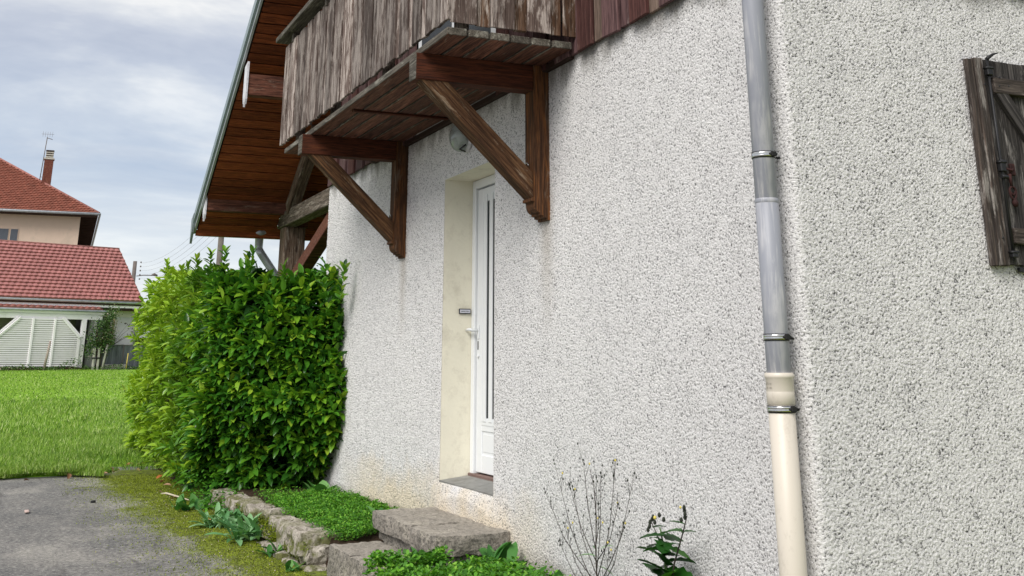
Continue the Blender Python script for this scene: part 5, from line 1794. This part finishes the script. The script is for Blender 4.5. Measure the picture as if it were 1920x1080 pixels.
mb = MB(); r6 = random.Random(4)
for i in range(70):
    s_ = r6.uniform(-1.85, -1.3); e = s_ + r6.uniform(-.18, .22)
    mb.tube([(s_, -.6, 1.1), ((s_ + e) / 2, -.6, 2.2), (e, -.6, r6.uniform(2.5, 3.35))], [.010, .008, .004], 3)
mb.build('stalks', 'drygrass', dg, kind='stuff')
leafball(dg, 900, lambda r, n: np.stack([r.normal(-1.55, .17, n), r.normal(-.6, .1, n), r.uniform(2.1, 3.3, n)], -1), (.04, .08), 'drygrass', 2, 'foliage')
mb = MB()
for e in ((-.35, 2.75), (-.55, 2.95), (-.2, 2.72), (-.75, 3.05), (-.6, 2.6)):
    mb.tube([(-1.3, -.7, 2.2), ((-1.3 + e[0]) / 2, -.7, (2.4 + e[1]) / 2 - .03), (e[0], -.7, e[1])], [.010, .008, .005], 3)
    for q in range(6): blob(mb, (e[0] + r6.uniform(-.2, .1), -.7, e[1] + r6.uniform(-.08, .08)), .025, 1)
mb.build('side_stalks', 'stem_dark', dg, kind='stuff')
# undergrowth along the foot of the garage
def fn(r, n):
    s_ = r.uniform(-9, 1.0, n); hgt = .10 + .10 * np.clip(np.sin(s_ * 3.1) + .4, 0, 1) + .28 * np.exp(-((s_ + 3.4) / .35) ** 2)
    return np.stack([s_, -1.9 + r.normal(0, .12, n), 1.2 + hgt * r.random(n)], -1)
ug = leafball(None, 2600, fn, (.04, .09), 'bush', 5, 'undergrowth'); ug.location = SH; ug.rotation_euler.z = srz
tag(ug, 'rough low weeds along the foot of the garage screen and mesh fence', 'weeds', kind='stuff')

# far building beyond the garage, mostly hidden
fb = thing('far_outbuilding', 'small white outbuilding with a red roof just right of the garage', 'building', SH, rz=srz)
MB().box(.35, 3.5, 1.0, 4.0, 1.1, 3.45).build('wall', 'bg_white', fb)
MB().box(.30, 3.6, .95, 1.2, 1.15, 2.55).build('fence_boards', 'bg_soffit', fb)
MB().prism([(.8, 3.46), (4.2, 3.46), (2.5, 4.1)], 0, .25, 3.7).build('roof', 'bg_tile', fb)

# big house behind
big = thing('hip_roof_house', 'tall beige house with an old orange tiled hip roof and brick chimney', 'house', (-84, -6, 0), rz=R(-2.6))
BL = Vector((-84, -6, 0))
Ec = Vector((0, 2.03 + 6, 11.34))
def bb(name, x0, x1, y0, y1, z0, z1, mat, b=0):
    return MB().box(x0 + 84, x1 + 84, y0 + 6, y1 + 6, z0, z1, b).build(name, mat, big)
bb('wall', -110, -85, -13, .88, 0, 11.40, 'bg_house')
for a, b in ((-4.25, -3.66), (-3.52, -3.06), (-6.2, -5.2), (-8.5, -7.4)):
    f = bb('window', -84.985, -84.95, a - .05, b + .05, 9.25, 10.30, 'bg_house', .01)
    bb('pane', -84.945, -84.93, a, b, 9.32, 10.24, 'bg_glass')
bb('sill', -85.02, -84.9, -4.4, -2.95, 9.2, 9.27, 'bg_conc')
hs = .62
half = 8.0
ud = Vector((0, 1, 0)); vdv = Vector((-1, 0, hs)).normalized(); ndv = Vector((hs, 0, 1)).normalized()
cosv = 1 / math.hypot(1, hs)
tile_roof('roof_tiles', 32, half / cosv, lambda v: (v * cosv - 16.0 + 8.03 - .0, 8.03 - v * cosv), .24, .09, .05, 'bg_tile2', big, Vector((.05, 0, 11.42)), ud, vdv, ndv, 5)
# other roof faces
cen = [Vector((0, 8.03, 11.38)), Vector((0, -7.97, 11.38)), Vector((-26.2, -7.97, 11.38)), Vector((-26.2, 8.03, 11.38))]
ap1 = Vector((-8, .03, 11.38 + 8 * hs)); ap2 = Vector((-18.2, .03, 11.38 + 8 * hs))
mb = MB(); mb.add([tuple(c) for c in cen] + [tuple(ap1), tuple(ap2)], [(0, 4, 1), (1, 4, 5, 2), (2, 5, 3), (3, 5, 4, 0), (0, 1, 2, 3)])
mb.build('roof_deck', 'bg_tile2', big)
mb = MB(); mb.tube([cen[0] + Vector((.03, .03, .06)), ap1 + Vector((0, 0, .10))], .11, 8); mb.build('hip_ridge', 'bg_ridge', big)
mb = MB(); mb.tube([cen[0] + Vector((.12, -16.1, .0)), cen[0] + Vector((.12, .1, 0)), cen[0] + Vector((-26, .1, 0))], .09, 8); mb.build('gutter', 'gutter_zinc', big)
bb('eave_soffit', -111, -84.02, -13.9, 1.98, 11.26, 11.33, 'bg_soffit')
for i in range(22):
    x_ = -85.3 - i * 1.1
    bb('rafter', x_ - .05, x_ + .05, .9, 1.96, 11.14, 11.255, 'bg_soffit')
ch = bb('chimney', -88.4, -87.8, -2.07, -1.45, 13.0, 15.68, 'bg_brick')
bb('chimney_band', -88.45, -87.75, -2.12, -1.40, 15.66, 15.76, 'bg_conc')
for i in range(3):
    bb('chimney_cowl', -88.35, -87.85, -2.02, -1.50, 15.80 + i * .17, 15.89 + i * .17, 'bg_conc')
bb('chimney_cowl', -88.25, -87.95, -1.94, -1.60, 15.76, 16.25, 'bg_soffit')
bb('chimney_cowl', -88.4, -87.8, -2.04, -1.48, 16.28, 16.34, 'bg_soffit')
mb = MB(); mb.tube([(-3.9, 3.78, 14.1), (-3.9, 3.92, 17.3)], .03, 6)
mb.tube([(-3.9, 3.92, 17.25), (-3.9, 4.3, 17.15)], .025, 5); mb.tube([(-4.1, 3.5, 17.55), (-3.7, 4.35, 17.5)], .012, 4)
mb.tube([(-3.9, 3.80, 14.35), (-3.9, 4.1, 14.35)], .02, 4); mb.tube([(-3.9, 3.86, 15.6), (-3.9, 4.1, 15.6)], .02, 4)
for q in range(5): mb.tube([(-4.1, 3.6 + q * .16, 17.35), (-4.1, 3.6 + q * .16, 17.75)], .010, 4)
mb.build('antenna', 'pole', big)

# poles, lamp and wires
up = thing('utility_pole', 'distant wooden utility pole with a row of insulators beyond the garage roof', 'utility pole', (-70, 3.55, 0))
MB().tube([(0, 0, 1), (0, 0, 7.15)], [.14, .11], 8).build('pole', 'pole', up)
mb = MB()
for q in range(5): blob(mb, (0, .34, 7.1 - q * .24), .05, 1.0)
mb.build('insulators', 'pole', up)
o = MB().tube([(0, 0, 0), (0, .4, .06), (0, .9, .06)], .025, 6).tube([(0, .85, .08), (0, 1.0, .12), (0, 1.2, .06)], [.03, .09, .04], 8)
so_ = o.build('street_lamp', 'pole'); so_.location = (-70, 3.7, 6.3)
tag(so_, 'street lamp on a thin arm sticking out beside the distant pole', 'street lamp')
p2 = MB().tube([(0, 0, 0.8), (0, 0, 7.6)], [.15, .10], 8).build('telephone_pole', 'pole'); p2.location = (-45, 4.36, 0)
tag(p2, 'grey pole seen just under the boarded eave above the hedge', 'utility pole')
for i in range(5):
    a = Vector((-70, 3.9, 7.05 - i * .22)); b = Vector((-45, 4.36, 7.5 - i * .28)); c = Vector((-25, 9.5, 8.0 - i * .25)); d_ = Vector((-95, 0.5, 8.2 - i * .1))
    pts = []
    for (p_, q_) in ((a, b), (b, c)):
        for t in np.linspace(0, 1, 14)[: -1]:
            z_ = p_.lerp(q_, t); z_.z -= .55 * 4 * t * (1 - t) * (q_ - p_).length / 25
            pts.append(z_)
    pts.append(c)
    o = MB().tube(pts, .0045, 4).build('overhead_wire', 'bg_glass')
    tag(o, ['topmost', 'second from the top', 'middle', 'second from the bottom', 'lowest'][i] + ' of the thin overhead wires sagging beyond the hedge', 'wire', 'overhead wires')
fs_ = thing('distant_shrub', 'small olive shrub in the gap between porch post and house corner', 'shrub', (-26, 3.6, 1.0))
MB().tube([(0, 0, -.6), (0, 0, 1.5), (.05, .1, 2.1)], [.06, .04, .02], 6).build('trunk', 'bark', fs_)
leafball(fs_, 1500, lambda r, n: np.stack([r.normal(0, .5, n), r.normal(.25, .42, n), r.normal(1.35, .55, n)], -1), (.05, .10), 'bush', 9)

print('objects', len(bpy.data.objects), 'tris', sum(len(m.polygons) for m in bpy.data.meshes))
